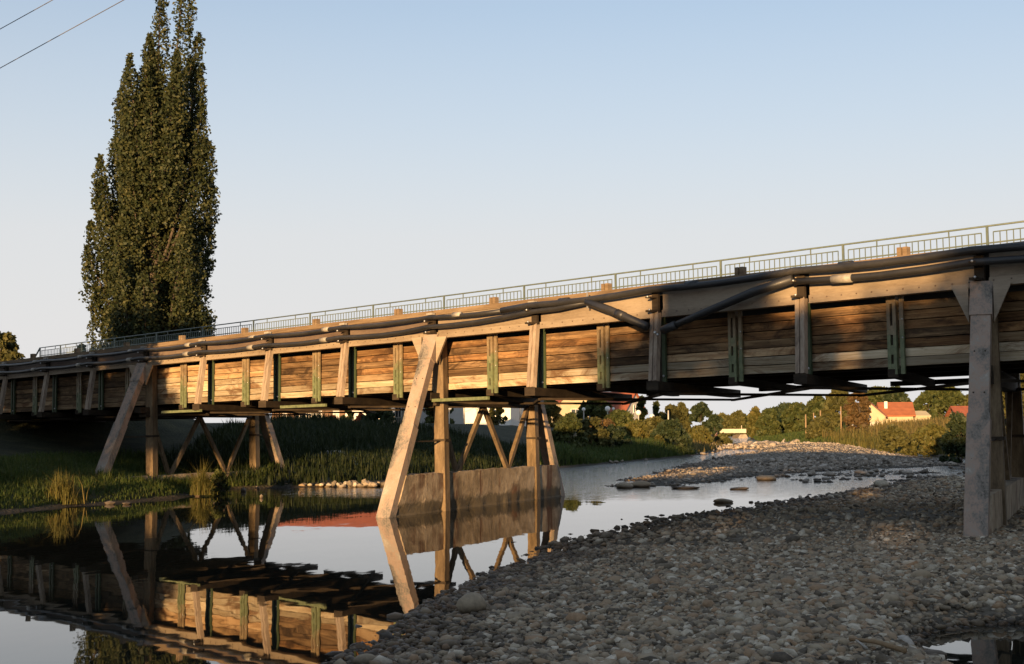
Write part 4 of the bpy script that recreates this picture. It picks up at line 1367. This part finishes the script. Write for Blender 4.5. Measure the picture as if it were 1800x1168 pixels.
# name, label, category, centre x, top y, base y, width (as seen), distance, kind, leaf, leaves, group
TREES = [
    ('broadleaf_tree', 'broad sunlit tree at the far left beyond the bridge ramp', 'tree', -4, 588, 705, 104, 88, 'round', 'leaf_olive', 9000, None),
    ('bush', 'small leafy sprig standing up behind the left railing', 'bush', 140, 606, 680, 40, 70, 'round', 'leaf_green', 900, None),
    ('conifer_tree', 'slim dark conifer before the long white house', 'tree', 612, 700, 748, 24, 112, 'conifer', 'leaf_dark', 2200, GR),
    ('bush', 'wide dark bush at the corner of the long white house', 'bush', 668, 717, 747, 58, 110, 'bush', 'leaf_dark', 3200, None),
    ('flowering_bush', 'red flowering bush at the foot of the white house', 'bush', 634, 728, 746, 18, 112, 'bush', 'leaf_red', 900, None),
    ('flowering_bush', 'small red flowering bush left of the slim conifer', 'bush', 586, 732, 746, 14, 112, 'bush', 'leaf_red', 700, None),
    ('broadleaf_tree', 'green tree seen between the posts of the middle pier', 'tree', 796, 700, 744, 66, 196, 'round', 'leaf_olive', 3500, GR),
    ('broadleaf_tree', 'dark tree close left of the street lamp behind the pier', 'tree', 772, 706, 745, 50, 120, 'round', 'leaf_green', 3000, GR),
    ('broadleaf_tree', 'thin tree before the white gable house', 'tree', 872, 706, 742, 30, 118, 'round', 'leaf_olive', 500, GR),
    ('broadleaf_tree', 'olive tree left of the yellow gable house', 'tree', 966, 704, 752, 44, 135, 'round', 'leaf_olive', 3200, GR),
    ('broadleaf_tree', 'large dark tree between the yellow house and the red roof', 'tree', 1044, 698, 765, 62, 130, 'round', 'leaf_green', 5200, GR),
    ('conifer_tree', 'tall pointed conifer right of the red roofed house', 'tree', 1127, 698, 764, 36, 150, 'conifer', 'leaf_green', 5000, GR),
    ('conifer_tree', 'lower pointed conifer right of the tallest one', 'tree', 1152, 708, 764, 34, 160, 'conifer', 'leaf_green', 4200, GR),
    ('broadleaf_tree', 'light olive tree behind the pale pole', 'tree', 1178, 716, 764, 40, 170, 'round', 'leaf_olive', 3600, GR),
    ('broadleaf_tree', 'upright tree between the pale pole and the dark round tree', 'tree', 1196, 713, 764, 30, 165, 'tall', 'leaf_olive', 3600, GR),
    ('broadleaf_tree', 'dark round tree standing at the end of the left bank', 'tree', 1230, 712, 772, 46, 150, 'bush', 'leaf_dark', 7500, GR),
    ('broadleaf_tree', 'small shaded tree just left of the distant bridge', 'tree', 1254, 732, 768, 28, 210, 'round', 'leaf_dark', 2400, GR),
    ('broadleaf_tree', 'leftmost hazy tree behind the distant bridge', 'tree', 1268, 732, 764, 40, 330, 'round', 'leaf_olive', 2600, BG),
    ('broadleaf_tree', 'tallest hazy tree directly behind the distant bridge', 'tree', 1294, 726, 764, 38, 330, 'round', 'leaf_olive', 2800, BG),
    ('broadleaf_tree', 'hazy tree right behind the end of the distant bridge', 'tree', 1313, 734, 764, 30, 330, 'round', 'leaf_green', 2400, BG),
    ('broadleaf_tree', 'yellow green tree at the left end of the right bank grove', 'tree', 1327, 721, 768, 28, 240, 'tall', 'leaf_yellow', 3400, RB),
    ('broadleaf_tree', 'round green tree second in the right bank grove', 'tree', 1350, 722, 770, 46, 205, 'bush', 'leaf_green', 4600, RB),
    ('broadleaf_tree', 'dark tree behind the round green one on the right bank', 'tree', 1378, 714, 764, 52, 250, 'round', 'leaf_dark', 4000, RB),
    ('broadleaf_tree', 'wide green tree left of the wooden poles', 'tree', 1400, 715, 762, 62, 215, 'round', 'leaf_green', 5000, RB),
    ('broadleaf_tree', 'green tree rising behind the wooden poles', 'tree', 1436, 702, 762, 60, 200, 'round', 'leaf_green', 5400, RB),
    ('broadleaf_tree', 'tall dark tree above the tallest wooden pole', 'tree', 1474, 688, 760, 66, 185, 'round', 'leaf_olive', 6500, RB),
    ('broadleaf_tree', 'rust tinged loose tree left of the orange roofed house', 'tree', 1508, 686, 752, 46, 130, 'round', 'leaf_rust', 2600, RB),
    ('broadleaf_tree', 'dark tree behind the left end of the orange roofed house', 'tree', 1540, 684, 750, 56, 200, 'round', 'leaf_green', 5200, RB),
    ('broadleaf_tree', 'broad dark tree behind the orange roof', 'tree', 1575, 684, 746, 58, 190, 'round', 'leaf_dark', 5600, RB),
    ('broadleaf_tree', 'broad tree left of the gap before the red roof', 'tree', 1632, 688, 742, 52, 185, 'round', 'leaf_green', 5200, RB),
    ('broadleaf_tree', 'tallest broad tree behind the red roof at right', 'tree', 1662, 681, 742, 62, 180, 'round', 'leaf_green', 6400, RB),
    ('broadleaf_tree', 'low tree half hidden by the right pier leg', 'tree', 1702, 700, 744, 44, 180, 'round', 'leaf_olive', 3800, RB),
    ('broadleaf_tree', 'big tree seen at the far right beyond the right pier', 'tree', 1800, 636, 790, 120, 72, 'round', 'leaf_olive', 9000, RB),
    ('broadleaf_tree', 'tree behind the right pier near the river bank', 'tree', 1760, 650, 790, 70, 84, 'round', 'leaf_green', 6000, RB),
]
BL = 'willow bushes along the left bank'
BUSHES = [
    ('willow_bush', 'dark willow bush next to the far leg of the middle pier', 'bush', 1000, 733, 800, 70, 78, 'bush', 'leaf_green', 5200, BL),
    ('willow_bush', 'second willow bush right of the middle pier', 'bush', 1038, 738, 800, 70, 82, 'bush', 'leaf_olive', 5200, BL),
    ('willow_bush', 'low dark willow bush in the centre of the left bank', 'bush', 1078, 750, 798, 66, 84, 'bush', 'leaf_dark', 4600, BL),
    ('bush', 'dry rust coloured shrub above the centre of the left bank', 'bush', 1058, 738, 778, 60, 92, 'bush', 'leaf_rust', 2600, None),
    ('bush', 'green shrubs below the grey gable of the red roofed house', 'bush', 1090, 725, 772, 62, 118, 'bush', 'leaf_green', 4200, None),
    ('bush', 'straw yellow shrub on top of the left bank', 'bush', 1118, 744, 780, 64, 98, 'bush', 'leaf_yellow', 3200, None),
    ('willow_bush', 'large dark willow bush before the last bend of the bank', 'bush', 1176, 742, 802, 70, 94, 'bush', 'leaf_dark', 6000, BL),
    ('willow_bush', 'taller willow bush behind the large dark one', 'bush', 1150, 738, 796, 62, 98, 'bush', 'leaf_olive', 5000, BL),
    ('bush', 'thin yellow stemmed bush at the waterline below the willows', 'bush', 1156, 768, 798, 28, 90, 'bush', 'leaf_yellow', 700, None),
    ('bush', 'golden grassy shrub on the slope near the distant bridge', 'bush', 1228, 750, 784, 48, 125, 'bush', 'leaf_yellow', 2600, None),
    ('bush', 'green bush on the tip of the left bank', 'bush', 1268, 766, 788, 30, 135, 'bush', 'leaf_olive', 2200, None),
    ('bush', 'small rust red bush on the gravel spit', 'bush', 1293, 783, 793, 11, 126, 'bush', 'leaf_rust', 500, None),
    ('willow_bush', 'round willow bush in the meadow before the wooden poles', 'bush', 1440, 738, 778, 54, 138, 'bush', 'leaf_olive', 4200, None),
    ('hedge', 'dark low hedge at the corner of the orange roofed house', 'hedge', 1492, 738, 760, 36, 150, 'bush', 'leaf_dark', 2200, None),
    ('willow_bush', 'dark willow bush on the right bank beside the pier leg', 'bush', 1686, 732, 812, 74, 72, 'bush', 'leaf_dark', 6500, None),
    ('willow_bush', 'yellow green willow at the right bank waterline', 'bush', 1630, 752, 803, 80, 90, 'bush', 'leaf_yellow', 4200, None),
    ('willow_bush', 'olive willow left of the yellow green one on the right bank', 'bush', 1566, 752, 800, 60, 98, 'bush', 'leaf_olive', 3200, None),
    ('bush', 'thin dark weeds right of the golden bush', 'bush', 385, 830, 866, 40, 41, 'bush', 'leaf_green', 700, None),
    ('bush', 'green bush behind the right pier at the right edge', 'bush', 1795, 770, 838, 60, 58, 'bush', 'leaf_green', 3500, None),
]
for i, (nm, lb, cat, px, py, pb, wpx, Yd, kind, mat, n, grp) in enumerate(TREES + BUSHES):
    x, y, zt = at(px, py, Yd)
    zb = min(ground_z(x, y), at(px, pb, Yd)[2] + 0.6)
    h = zt - zb
    w = wpx / FPX * Yd
    leaf = max(0.055, 0.0019 * Yd) if kind != 'bush' else max(0.03, 0.0015 * Yd)
    tree(nm, lb, cat, x, y, h, w, kind, mat, n, leaf, 300 + i, group=grp, zb=zb)

# reedy clump at the left waterline
cx, cy, _ = at(112, 884, 35.2)
r = tag(empty('reed_clump', (cx, cy, 0.05)), 'sunlit yellow green reed clump at the left waterline', 'plant')
P = np.stack([g.normal(0, 0.24, 1100), g.normal(0, 0.2, 1100), np.zeros(1100)], 1)
hc = 0.72 * np.exp(-((P[:, 0] / 0.34) ** 2)) * (0.55 + 0.6 * vnoise(P[:, 0] + 3, P[:, 1] + 3, 0.13, 51)) + 0.06
v, f = blades(P, hc[:, None], 0.010, g, 0.5)
link('leaves', np_mesh('leaves', v, f, 'leaf_yellow'), r)
P = np.stack([g.normal(0.05, 0.2, 120), g.normal(0, 0.2, 120), np.zeros(120)], 1)
v, f = blades(P, 0.7, 0.014, g, 0.4)
link('dry_leaves', np_mesh('dry_leaves', v, f, 'grass_dry'), r)

cx, cy, _ = at(356, 866, 39.6)
r = tag(empty('reed_clump', (cx, cy, 0.05)), 'golden upright reed bush at the waterline under the bridge', 'plant')
P = np.stack([g.normal(0, 0.12, 900), g.normal(0, 0.12, 900), np.zeros(900)], 1)
hc = 0.85 * np.exp(-((P[:, 0] / 0.24) ** 2)) * (0.5 + 0.7 * vnoise(P[:, 0] + 7, P[:, 1] + 3, 0.09, 52)) + 0.08
v, f = blades(P, hc[:, None], 0.008, g, 0.45)
link('leaves', np_mesh('leaves', v, f, 'leaf_yellow'), r)
P = np.stack([g.normal(0.02, 0.16, 500), g.normal(0, 0.13, 500), g.uniform(0.1, 0.72, 500)], 1)
P[:, 0] *= np.interp(P[:, 2], [0.1, 0.4, 0.72], [1.0, 0.8, 0.3])
v, f = leaf_cards(P, 0.022, g, 0.0, 0.4)
link('seed_heads', np_mesh('seed_heads', v, f, 'grass_dry'), r)

# trees on the near bank behind the viewpoint; the low sun comes through the gap between them over the river
SH = 'trees on the near bank behind the viewpoint'
AZ = np.array([0.250, 0.968])
PERP = np.array([0.968, -0.250])


def back_tree(label, q_, dist, h, w, n, seed, leaf=0.20, mat='leaf_green'):
    """a full, wide tree leafy almost to the ground"""
    p = PERP * q_ - AZ * dist
    q = np.random.default_rng(seed)
    zb = ground_z(p[0], p[1])
    K = 90
    az, t = q.uniform(0, 6.28, K), q.uniform(0, 1, K)
    rr = np.sqrt(q.uniform(0.1, 1, K)) * w / 2 * np.interp(t, [0, .25, .7, 1], [.8, 1, .95, .72])
    c = np.stack([rr * np.cos(az), rr * np.sin(az), 0.4 + t * (h - zb - 1.0)], 1)
    i = q.integers(0, K, n)
    P = c[i] + np.clip(q.normal(0, 1, (n, 3)), -1.7, 1.7) * np.array([.42, .42, .36]) * (w / 6)
    P[:, 2] = np.clip(P[:, 2], 0.02, h - zb)
    r = tag(empty('broadleaf_tree', (p[0], p[1], zb)), label, 'tree', SH)
    v, f = leaf_cards(P, leaf, q)
    link('crown', np_mesh('crown', v, f, mat), r)
    link('trunk', trunk_mesh(h - zb, w, q, c, 0.22), r)


back_tree('leafy tree on the near bank nearest the river', -3.2, 24, 9.6, 5.0, 12000, 501)
back_tree('low bush at the river side of the near bank trees', -6.9, 24, 6.7, 3.2, 14000, 511)
back_tree('low leafy tree between the first two of the near bank', 0.1, 23, 8.3, 4.6, 13000, 505)
back_tree('second leafy tree on the near bank', 4.1, 22, 9.5, 6.8, 13000, 502)
back_tree('third leafy tree on the near bank', 9.4, 21, 9.4, 6.8, 11000, 503)
back_tree('fourth leafy tree on the near bank', 15.0, 22, 9.3, 7.5, 10000, 504)
back_tree('leafy tree on the opposite bank downstream', -23.5, 22, 13.2, 6.2, 22000, 506)
back_tree('second leafy tree on the opposite bank downstream', -28.4, 20, 13.4, 7.2, 20000, 507)
back_tree('broad unseen tree added on the left bank to block sky light', -28.5, -26, 17.0, 6.8, 12000, 510)  # unseen, added to keep sky light off the bridge's left end
back_tree('unseen tree added on the left bank to shade the poplar foot', -36.4, -36, 10.6, 7.0, 11000, 508)  # unseen, added to throw shade on the lower poplar
back_tree('tall unseen tree added on the left bank to block sky light', -24.2, -20, 17.0, 6.6, 12000, 509)  # unseen, added and made tall to darken the left spans

# ------------------------------------------------------------------ houses
def house(name, label, px, Yd, base_py, width, depth, eaves, ridge, yaw, wall, roof, windows=(), chimney=None, over=0.35, doors=(), gable_win=None, zb=None):
    """gabled house: its ridge runs along local x (width), the front faces local -y"""
    x, y, z = at(px, base_py, Yd)
    if zb is not None:
        z = zb
    r = tag(empty(name, (x, y, z), (0, 0, yaw)), label, 'house')
    w2, d2 = width / 2, depth / 2
    b = MB()
    b.v += [(-w2, -d2, -2), (w2, -d2, -2), (w2, d2, -2), (-w2, d2, -2), (-w2, -d2, eaves), (w2, -d2, eaves), (w2, d2, eaves), (-w2, d2, eaves), (-w2, 0, ridge), (w2, 0, ridge)]
    b.f += [(0, 1, 5, 4), (2, 3, 7, 6), (1, 2, 6, 9, 5), (3, 0, 4, 8, 7), (4, 5, 9, 8), (6, 7, 8, 9)]
    b.build('wall', wall, r)
    t = 0.14
    sl = (ridge - eaves) / d2
    for s in (-1, 1):
        q = MB()
        ye, ze = s * (d2 + over), eaves - sl * over + 0.02
        xs = w2 + over
        q.v += [(-xs, ye, ze), (xs, ye, ze), (xs, 0, ridge + 0.02), (-xs, 0, ridge + 0.02), (-xs, ye, ze + t), (xs, ye, ze + t), (xs, 0, ridge + 0.02 + t), (-xs, 0, ridge + 0.02 + t)]
        q.f += [(0, 1, 2, 3), (7, 6, 5, 4), (0, 4, 5, 1), (1, 5, 6, 2), (2, 6, 7, 3), (3, 7, 4, 0)]
        ro_ = q.build('roof', roof, r)
        if chimney and s == -1:
            cxx, cyy, ch, cw = chimney
            MB().box((cxx, cyy, ridge - abs(cyy) * sl + ch / 2 - 0.8), (cw, cw, ch + 1.6)).build('chimney', 'wall_white', ro_)
    for (wx, wz, ww, wh, side) in windows:
        rot = {'f': 0, 'r': math.pi / 2, 'l': -math.pi / 2}[side]
        off = d2 if side == 'f' else w2
        Rm = Matrix.Rotation(rot, 3, 'Z')
        fr = MB()
        for a_, c_, e_, h_ in ((-ww / 2, 0, .09, wh), (ww / 2, 0, .09, wh), (0, wh / 2, ww, .09), (0, -wh / 2, ww, .09), (0, 0, .06, wh)):
            fr.box(Rm @ Vector((wx + a_, -off - 0.03, wz + c_)), (e_, 0.1, h_), Rm)
        wo = fr.build('window', 'wall_white', r)
        MB().box(Rm @ Vector((wx, -off - 0.012, wz)), (ww, 0.03, wh), Rm).build('pane', 'glass', wo)
    for (dx_, ww, wh) in doors:
        MB().box((dx_, -d2 - 0.03, wh / 2), (ww, 0.08, wh)).build('door', 'door_brown', r)
    if gable_win:
        gx_, gz_, gr_ = gable_win
        MB().tube([(-w2 - 0.06, gx_, gz_), (-w2 + 0.02, gx_, gz_)], gr_, 14).build('round_window', 'glass', r)
    return r


house('long_house', 'long low white house with red tiled roof behind the left span', 592, 124, 744, 10.6, 7.0, 2.5, 4.1, 0.06, 'wall_white', 'roof_red',
      windows=[(-1.9, 1.45, 1.1, 1.3, 'f'), (4.6, 1.45, 1.0, 1.2, 'f')], doors=[(-3.6, 1.0, 2.1), (-5.0, 0.9, 2.1), (-0.6, 0.9, 2.1), (0.7, 0.5, 2.0)])
house('side_house', 'shaded grey house wing with tall windows behind the raking leg', 738, 126, 744, 6.4, 5.3, 2.5, 3.9, -0.95, 'wall_grey', 'roof_red',
      windows=[(-1.6, 1.3, 1.0, 1.6, 'l'), (0.4, 1.3, 1.0, 1.6, 'l'), (-1.8, 1.3, 1.0, 1.6, 'f'), (0.6, 1.3, 1.0, 1.6, 'f')])
house('gable_house', 'tall white gable house with brown roof behind the middle pier', 866, 200, 745, 10.9, 8.5, 4.1, 8.4, math.pi / 2 - 0.28, 'wall_white', 'roof_brown',
      windows=[(1.4, 1.5, 1.1, 1.2, 'l')])
house('garage', 'low bright white gabled garage seen through the pier bracing', 846, 175, 744, 5.0, 4.5, 1.2, 2.2, math.pi / 2 - 0.1, 'wall_white', 'wall_white', over=0.1)
house('yellow_house', 'tall pale yellow gable house with round window beside the pier', 998, 215, 744, 9.5, 5.9, 3.3, 6.0, math.pi / 2 + 0.30, 'wall_yellow', 'roof_red',
      windows=[(-0.5, 1.4, 1.5, 1.4, 'l')], gable_win=(-0.5, 4.25, 0.42))
house('red_roof_house', 'house with steep red roof and grey gable left of the conifers', 1083, 200, 745, 6.1, 5.7, 1.7, 4.5, -0.64, 'wall_grey', 'roof_red',
      windows=[(0.2, 2.1, 1.0, 1.1, 'r')])
house('orange_roof_house', 'yellow house with bright orange roof and white chimney on the right bank', 1571, 138, 744, 3.0, 3.2, 0.8, 1.95, -0.12, 'wall_yellow', 'roof_orange', chimney=(-1.0, -0.75, 0.75, 0.30), over=0.25)
house('side_gable_wing', 'yellow gabled wing left of the orange roof', 1529, 137, 746, 3.0, 2.9, 0.75, 2.05, math.pi / 2 - 0.30, 'wall_yellow', 'roof_brown', over=0.2)
house('yellow_shed', 'low pale yellow building right of the orange roofed house', 1611, 138, 742, 1.6, 2.0, 0.5, 0.95, 0.2, 'wall_yellow', 'wall_yellow', over=0.08)
house('red_roof_barn', 'low house with red roof half hidden by the right pier leg', 1700, 140, 738, 3.0, 3.0, 0.45, 1.25, 0.0, 'wall_yellow', 'roof_red')
# white garden wall before the orange roofed house
x, y, z = at(1516, 745, 133)
gw = tag(empty('garden_wall', (x, y, z)), 'white garden wall in front of the orange roofed house', 'wall')
MB().box((0, 0, -0.35), (2.6, 0.2, 0.9)).build('wall_face', 'wall_white', gw)
MB().box((0, 0, 0.14), (2.8, 0.3, 0.08)).build('coping', 'wall_grey', gw)

# ------------------------------------------------------------------ lamps, poles, wires, far bridge, people
def street_lamp(px, py, base, Yd, label, r=0.16):
    x, y, z = at(px, py, Yd)
    zb = min(at(px, base, Yd)[2], ground_z(x, y) + 1.5)
    rt = tag(empty('street_lamp', (x, y, zb)), label, 'street lamp', 'globe street lamps on the left bank')
    MB().tube([(0, 0, -0.5), (0, 0, z - zb - r)], [0.06, 0.045], 8).build('post', 'lamp_post', rt)
    MB().ball((0, 0, z - zb), r * 1.5, 12, 8).build('globe', 'lamp_glass', rt, True)


street_lamp(1067, 719, 752, 122, 'globe street lamp in front of the red roof')
street_lamp(1077, 719, 752, 128, 'smaller globe street lamp just right of the red roof one', 0.09)
street_lamp(1121, 726, 752, 120, 'globe street lamp against the tall conifer')
street_lamp(1145, 733, 754, 122, 'globe street lamp right of the tall conifer')
street_lamp(1025, 720, 752, 122, 'globe street lamp beside the yellow house', 0.11)
street_lamp(789, 717, 742, 115, 'globe street lamp between the pier posts at left')
street_lamp(838, 716, 742, 116, 'globe street lamp close to the pier bracing', 0.15)


def pole(px, top, base, Yd, rad, name, label, cat, mat, cap=True):
    x, y, zt = at(px, top, Yd)
    zb = at(px, base, Yd)[2]
    rt = tag(empty(name, (x, y, zb)), label, cat)
    MB().tube([(0, 0, -0.8), (0.02, 0, zt - zb)], [rad, rad * 0.8], 8).build('pole_shaft', mat, rt, True)
    if cap:
        MB().box((0.02, 0, zt - zb - 0.25), (rad * 7, 0.06, 0.06)).build('crossarm', mat, rt)
    return rt


pole(815, 712, 738, 118, 0.075, 'lamp_pole', 'plain pale pole standing between the pier posts', 'pole', 'lamp_post', False)
pole(914, 709, 734, 118, 0.11, 'lamp_pole', 'thick pale pole right of the white gable house', 'pole', 'lamp_post', False)
pole(1173, 722, 750, 120, 0.07, 'lamp_pole', 'slim pale pole among the olive trees', 'pole', 'lamp_post', False)
pole(1414, 729, 760, 150, 0.09, 'wooden_pole', 'leftmost wooden pole in the meadow', 'pole', 'pole_wood', False)
x, y, zt = at(1414, 729, 150)
pole(1428, 726, 758, 150, 0.085, 'wooden_pole', 'wooden pole second from left in the meadow', 'pole', 'pole_wood', False)
pole(1440, 722, 757, 148, 0.09, 'wooden_pole', 'wooden pole with pale top behind the round willow', 'pole', 'pole_wood', False)
pole(1476, 715, 756, 142, 0.085, 'wooden_pole', 'tallest wooden pole right of the round willow', 'pole', 'pole_wood', False)
# crate-like box and signs on the bank
x, y, z = at(1182, 744, 118)
bx = tag(empty('switch_box', (x, y, z)), 'small pale cabinet on the grass of the left bank', 'cabinet')
MB().box((0, 0, -0.05), (0.5, 0.3, 0.36)).build('body', 'stone_cream', bx)
MB().box((0, 0, 0.15), (0.58, 0.38, 0.05)).build('lid', 'wall_grey', bx)

x, y, z = at(1281, 757.5, 262)
fb = tag(empty('far_bridge', (x, y, 0), (0, 0, 0.10)), 'small cream road bridge far off over the river', 'bridge')
MB().box((-5, 0, z - 0.20), (15, 5, 0.45)).build('deck', 'stone_cream', fb)
MB().box((-5, -2.4, z + 0.18), (15, 0.25, 0.32)).build('parapet', 'stone_cream', fb)
for ex in (2.0, -12.0):
    MB().prism([(ex - 0.6, z - 0.7), (ex + 0.5, z - 0.7), (ex + 0.5 + 0.9, -1), (ex - 1.8, -1)], -2.4, 2.4).build('abutment', 'concrete', fb)
MB().box((1.6, -2.5, z + 0.55), (0.10, 0.10, 0.9)).build('rail_post', 'stone_cream', fb)


def person(px, py, base, Yd, top_mat, label, seed):
    """a small standing figure: one skinned body with clothes of its own"""
    x, y, zt = at(px, py, Yd)
    H = 1.72
    zb = zt - H
    b = MB()
    rt = tag(empty('person', (x, y, zb), (0, 0, 0.6 * seed)), label, 'person')
    pts = [(0, 0, .92), (0, 0, 1.18), (0, 0, 1.42), (0, 0, 1.52), (0, -0.01, 1.64), (.1, 0, .86), (.11, -.02, .48), (.12, 0, .06), (.13, -.1, .03), (-.1, 0, .86), (-.11, -.02, .48), (-.12, 0, .06), (-.13, -.1, .03),
           (.19, 0, 1.4), (.25, 0, 1.13), (.24, -.1, .9), (-.19, 0, 1.4), (-.25, 0, 1.13), (-.24, -.1, .9)]
    eds = [(0, 1), (1, 2), (2, 3), (3, 4), (0, 5), (5, 6), (6, 7), (7, 8), (0, 9), (9, 10), (10, 11), (11, 12), (2, 13), (13, 14), (14, 15), (2, 16), (16, 17), (17, 18)]
    rad = [.15, .13, .15, .06, .11, .095, .065, .05, .045, .095, .065, .05, .045, .065, .045, .04, .065, .045, .04]
    me = bpy.data.meshes.new('body')
    me.from_pydata(pts, eds, [])
    o = link('body', me, rt)
    md = o.modifiers.new('skin', 'SKIN')
    for sv, q in zip(me.skin_vertices[0].data, rad):
        sv.radius = (q, q * 0.8)
    me.skin_vertices[0].data[0].use_root = True
    o.modifiers.new('sub', 'SUBSURF').levels = 1
    o.modifiers['sub'].render_levels = 1
    me.materials.append(M['skin'])
    MB().tube([(0, 0, .88), (0, 0, 1.15), (0, 0, 1.38), (0, 0, 1.46)], [.165, .15, .175, .09], 12).build('shirt', top_mat, rt, True)
    MB().ball((0, 0.015, 1.68), 0.112, 10, 8).build('hair', 'bark', rt, True)


M['skin'] = mottled('skin', [(0.3, (0.42, 0.25, 0.17)), (0.7, (0.50, 0.31, 0.22))], 3, 0.6, 0.0)
M['red_cloth'] = mottled('red_cloth', [(0.3, (0.38, 0.10, 0.06)), (0.7, (0.48, 0.15, 0.09))], 3, 0.8, 0.0)
person(1246, 759, 772, 160, 'wall_white', 'person in a pale top standing in the grass by the far bank', 0)
person(1258, 759, 772, 165, 'red_cloth', 'person in a red top standing in the grass by the far bank', 1)

# the two overhead wires at the upper left
P1 = at(-900, 614, 62)
P2 = at(1300, -632, 24)
for i, lb in enumerate(('lower overhead wire crossing the sky at upper left', 'upper overhead wire cutting the top left corner of the sky')):
    p = Vector(P1) + Vector((0, 0, 1.75 * i))
    q = Vector(P2) + Vector((0, 0, 0.78 * i))
    r = tag(empty('overhead_wire', p), lb, 'wire')
    d_ = q - p
    MB().tube([(0, 0, 0), d_ * 0.5, d_, d_ * 1.6], 0.011, 6).build('strand', 'wire', r, True)
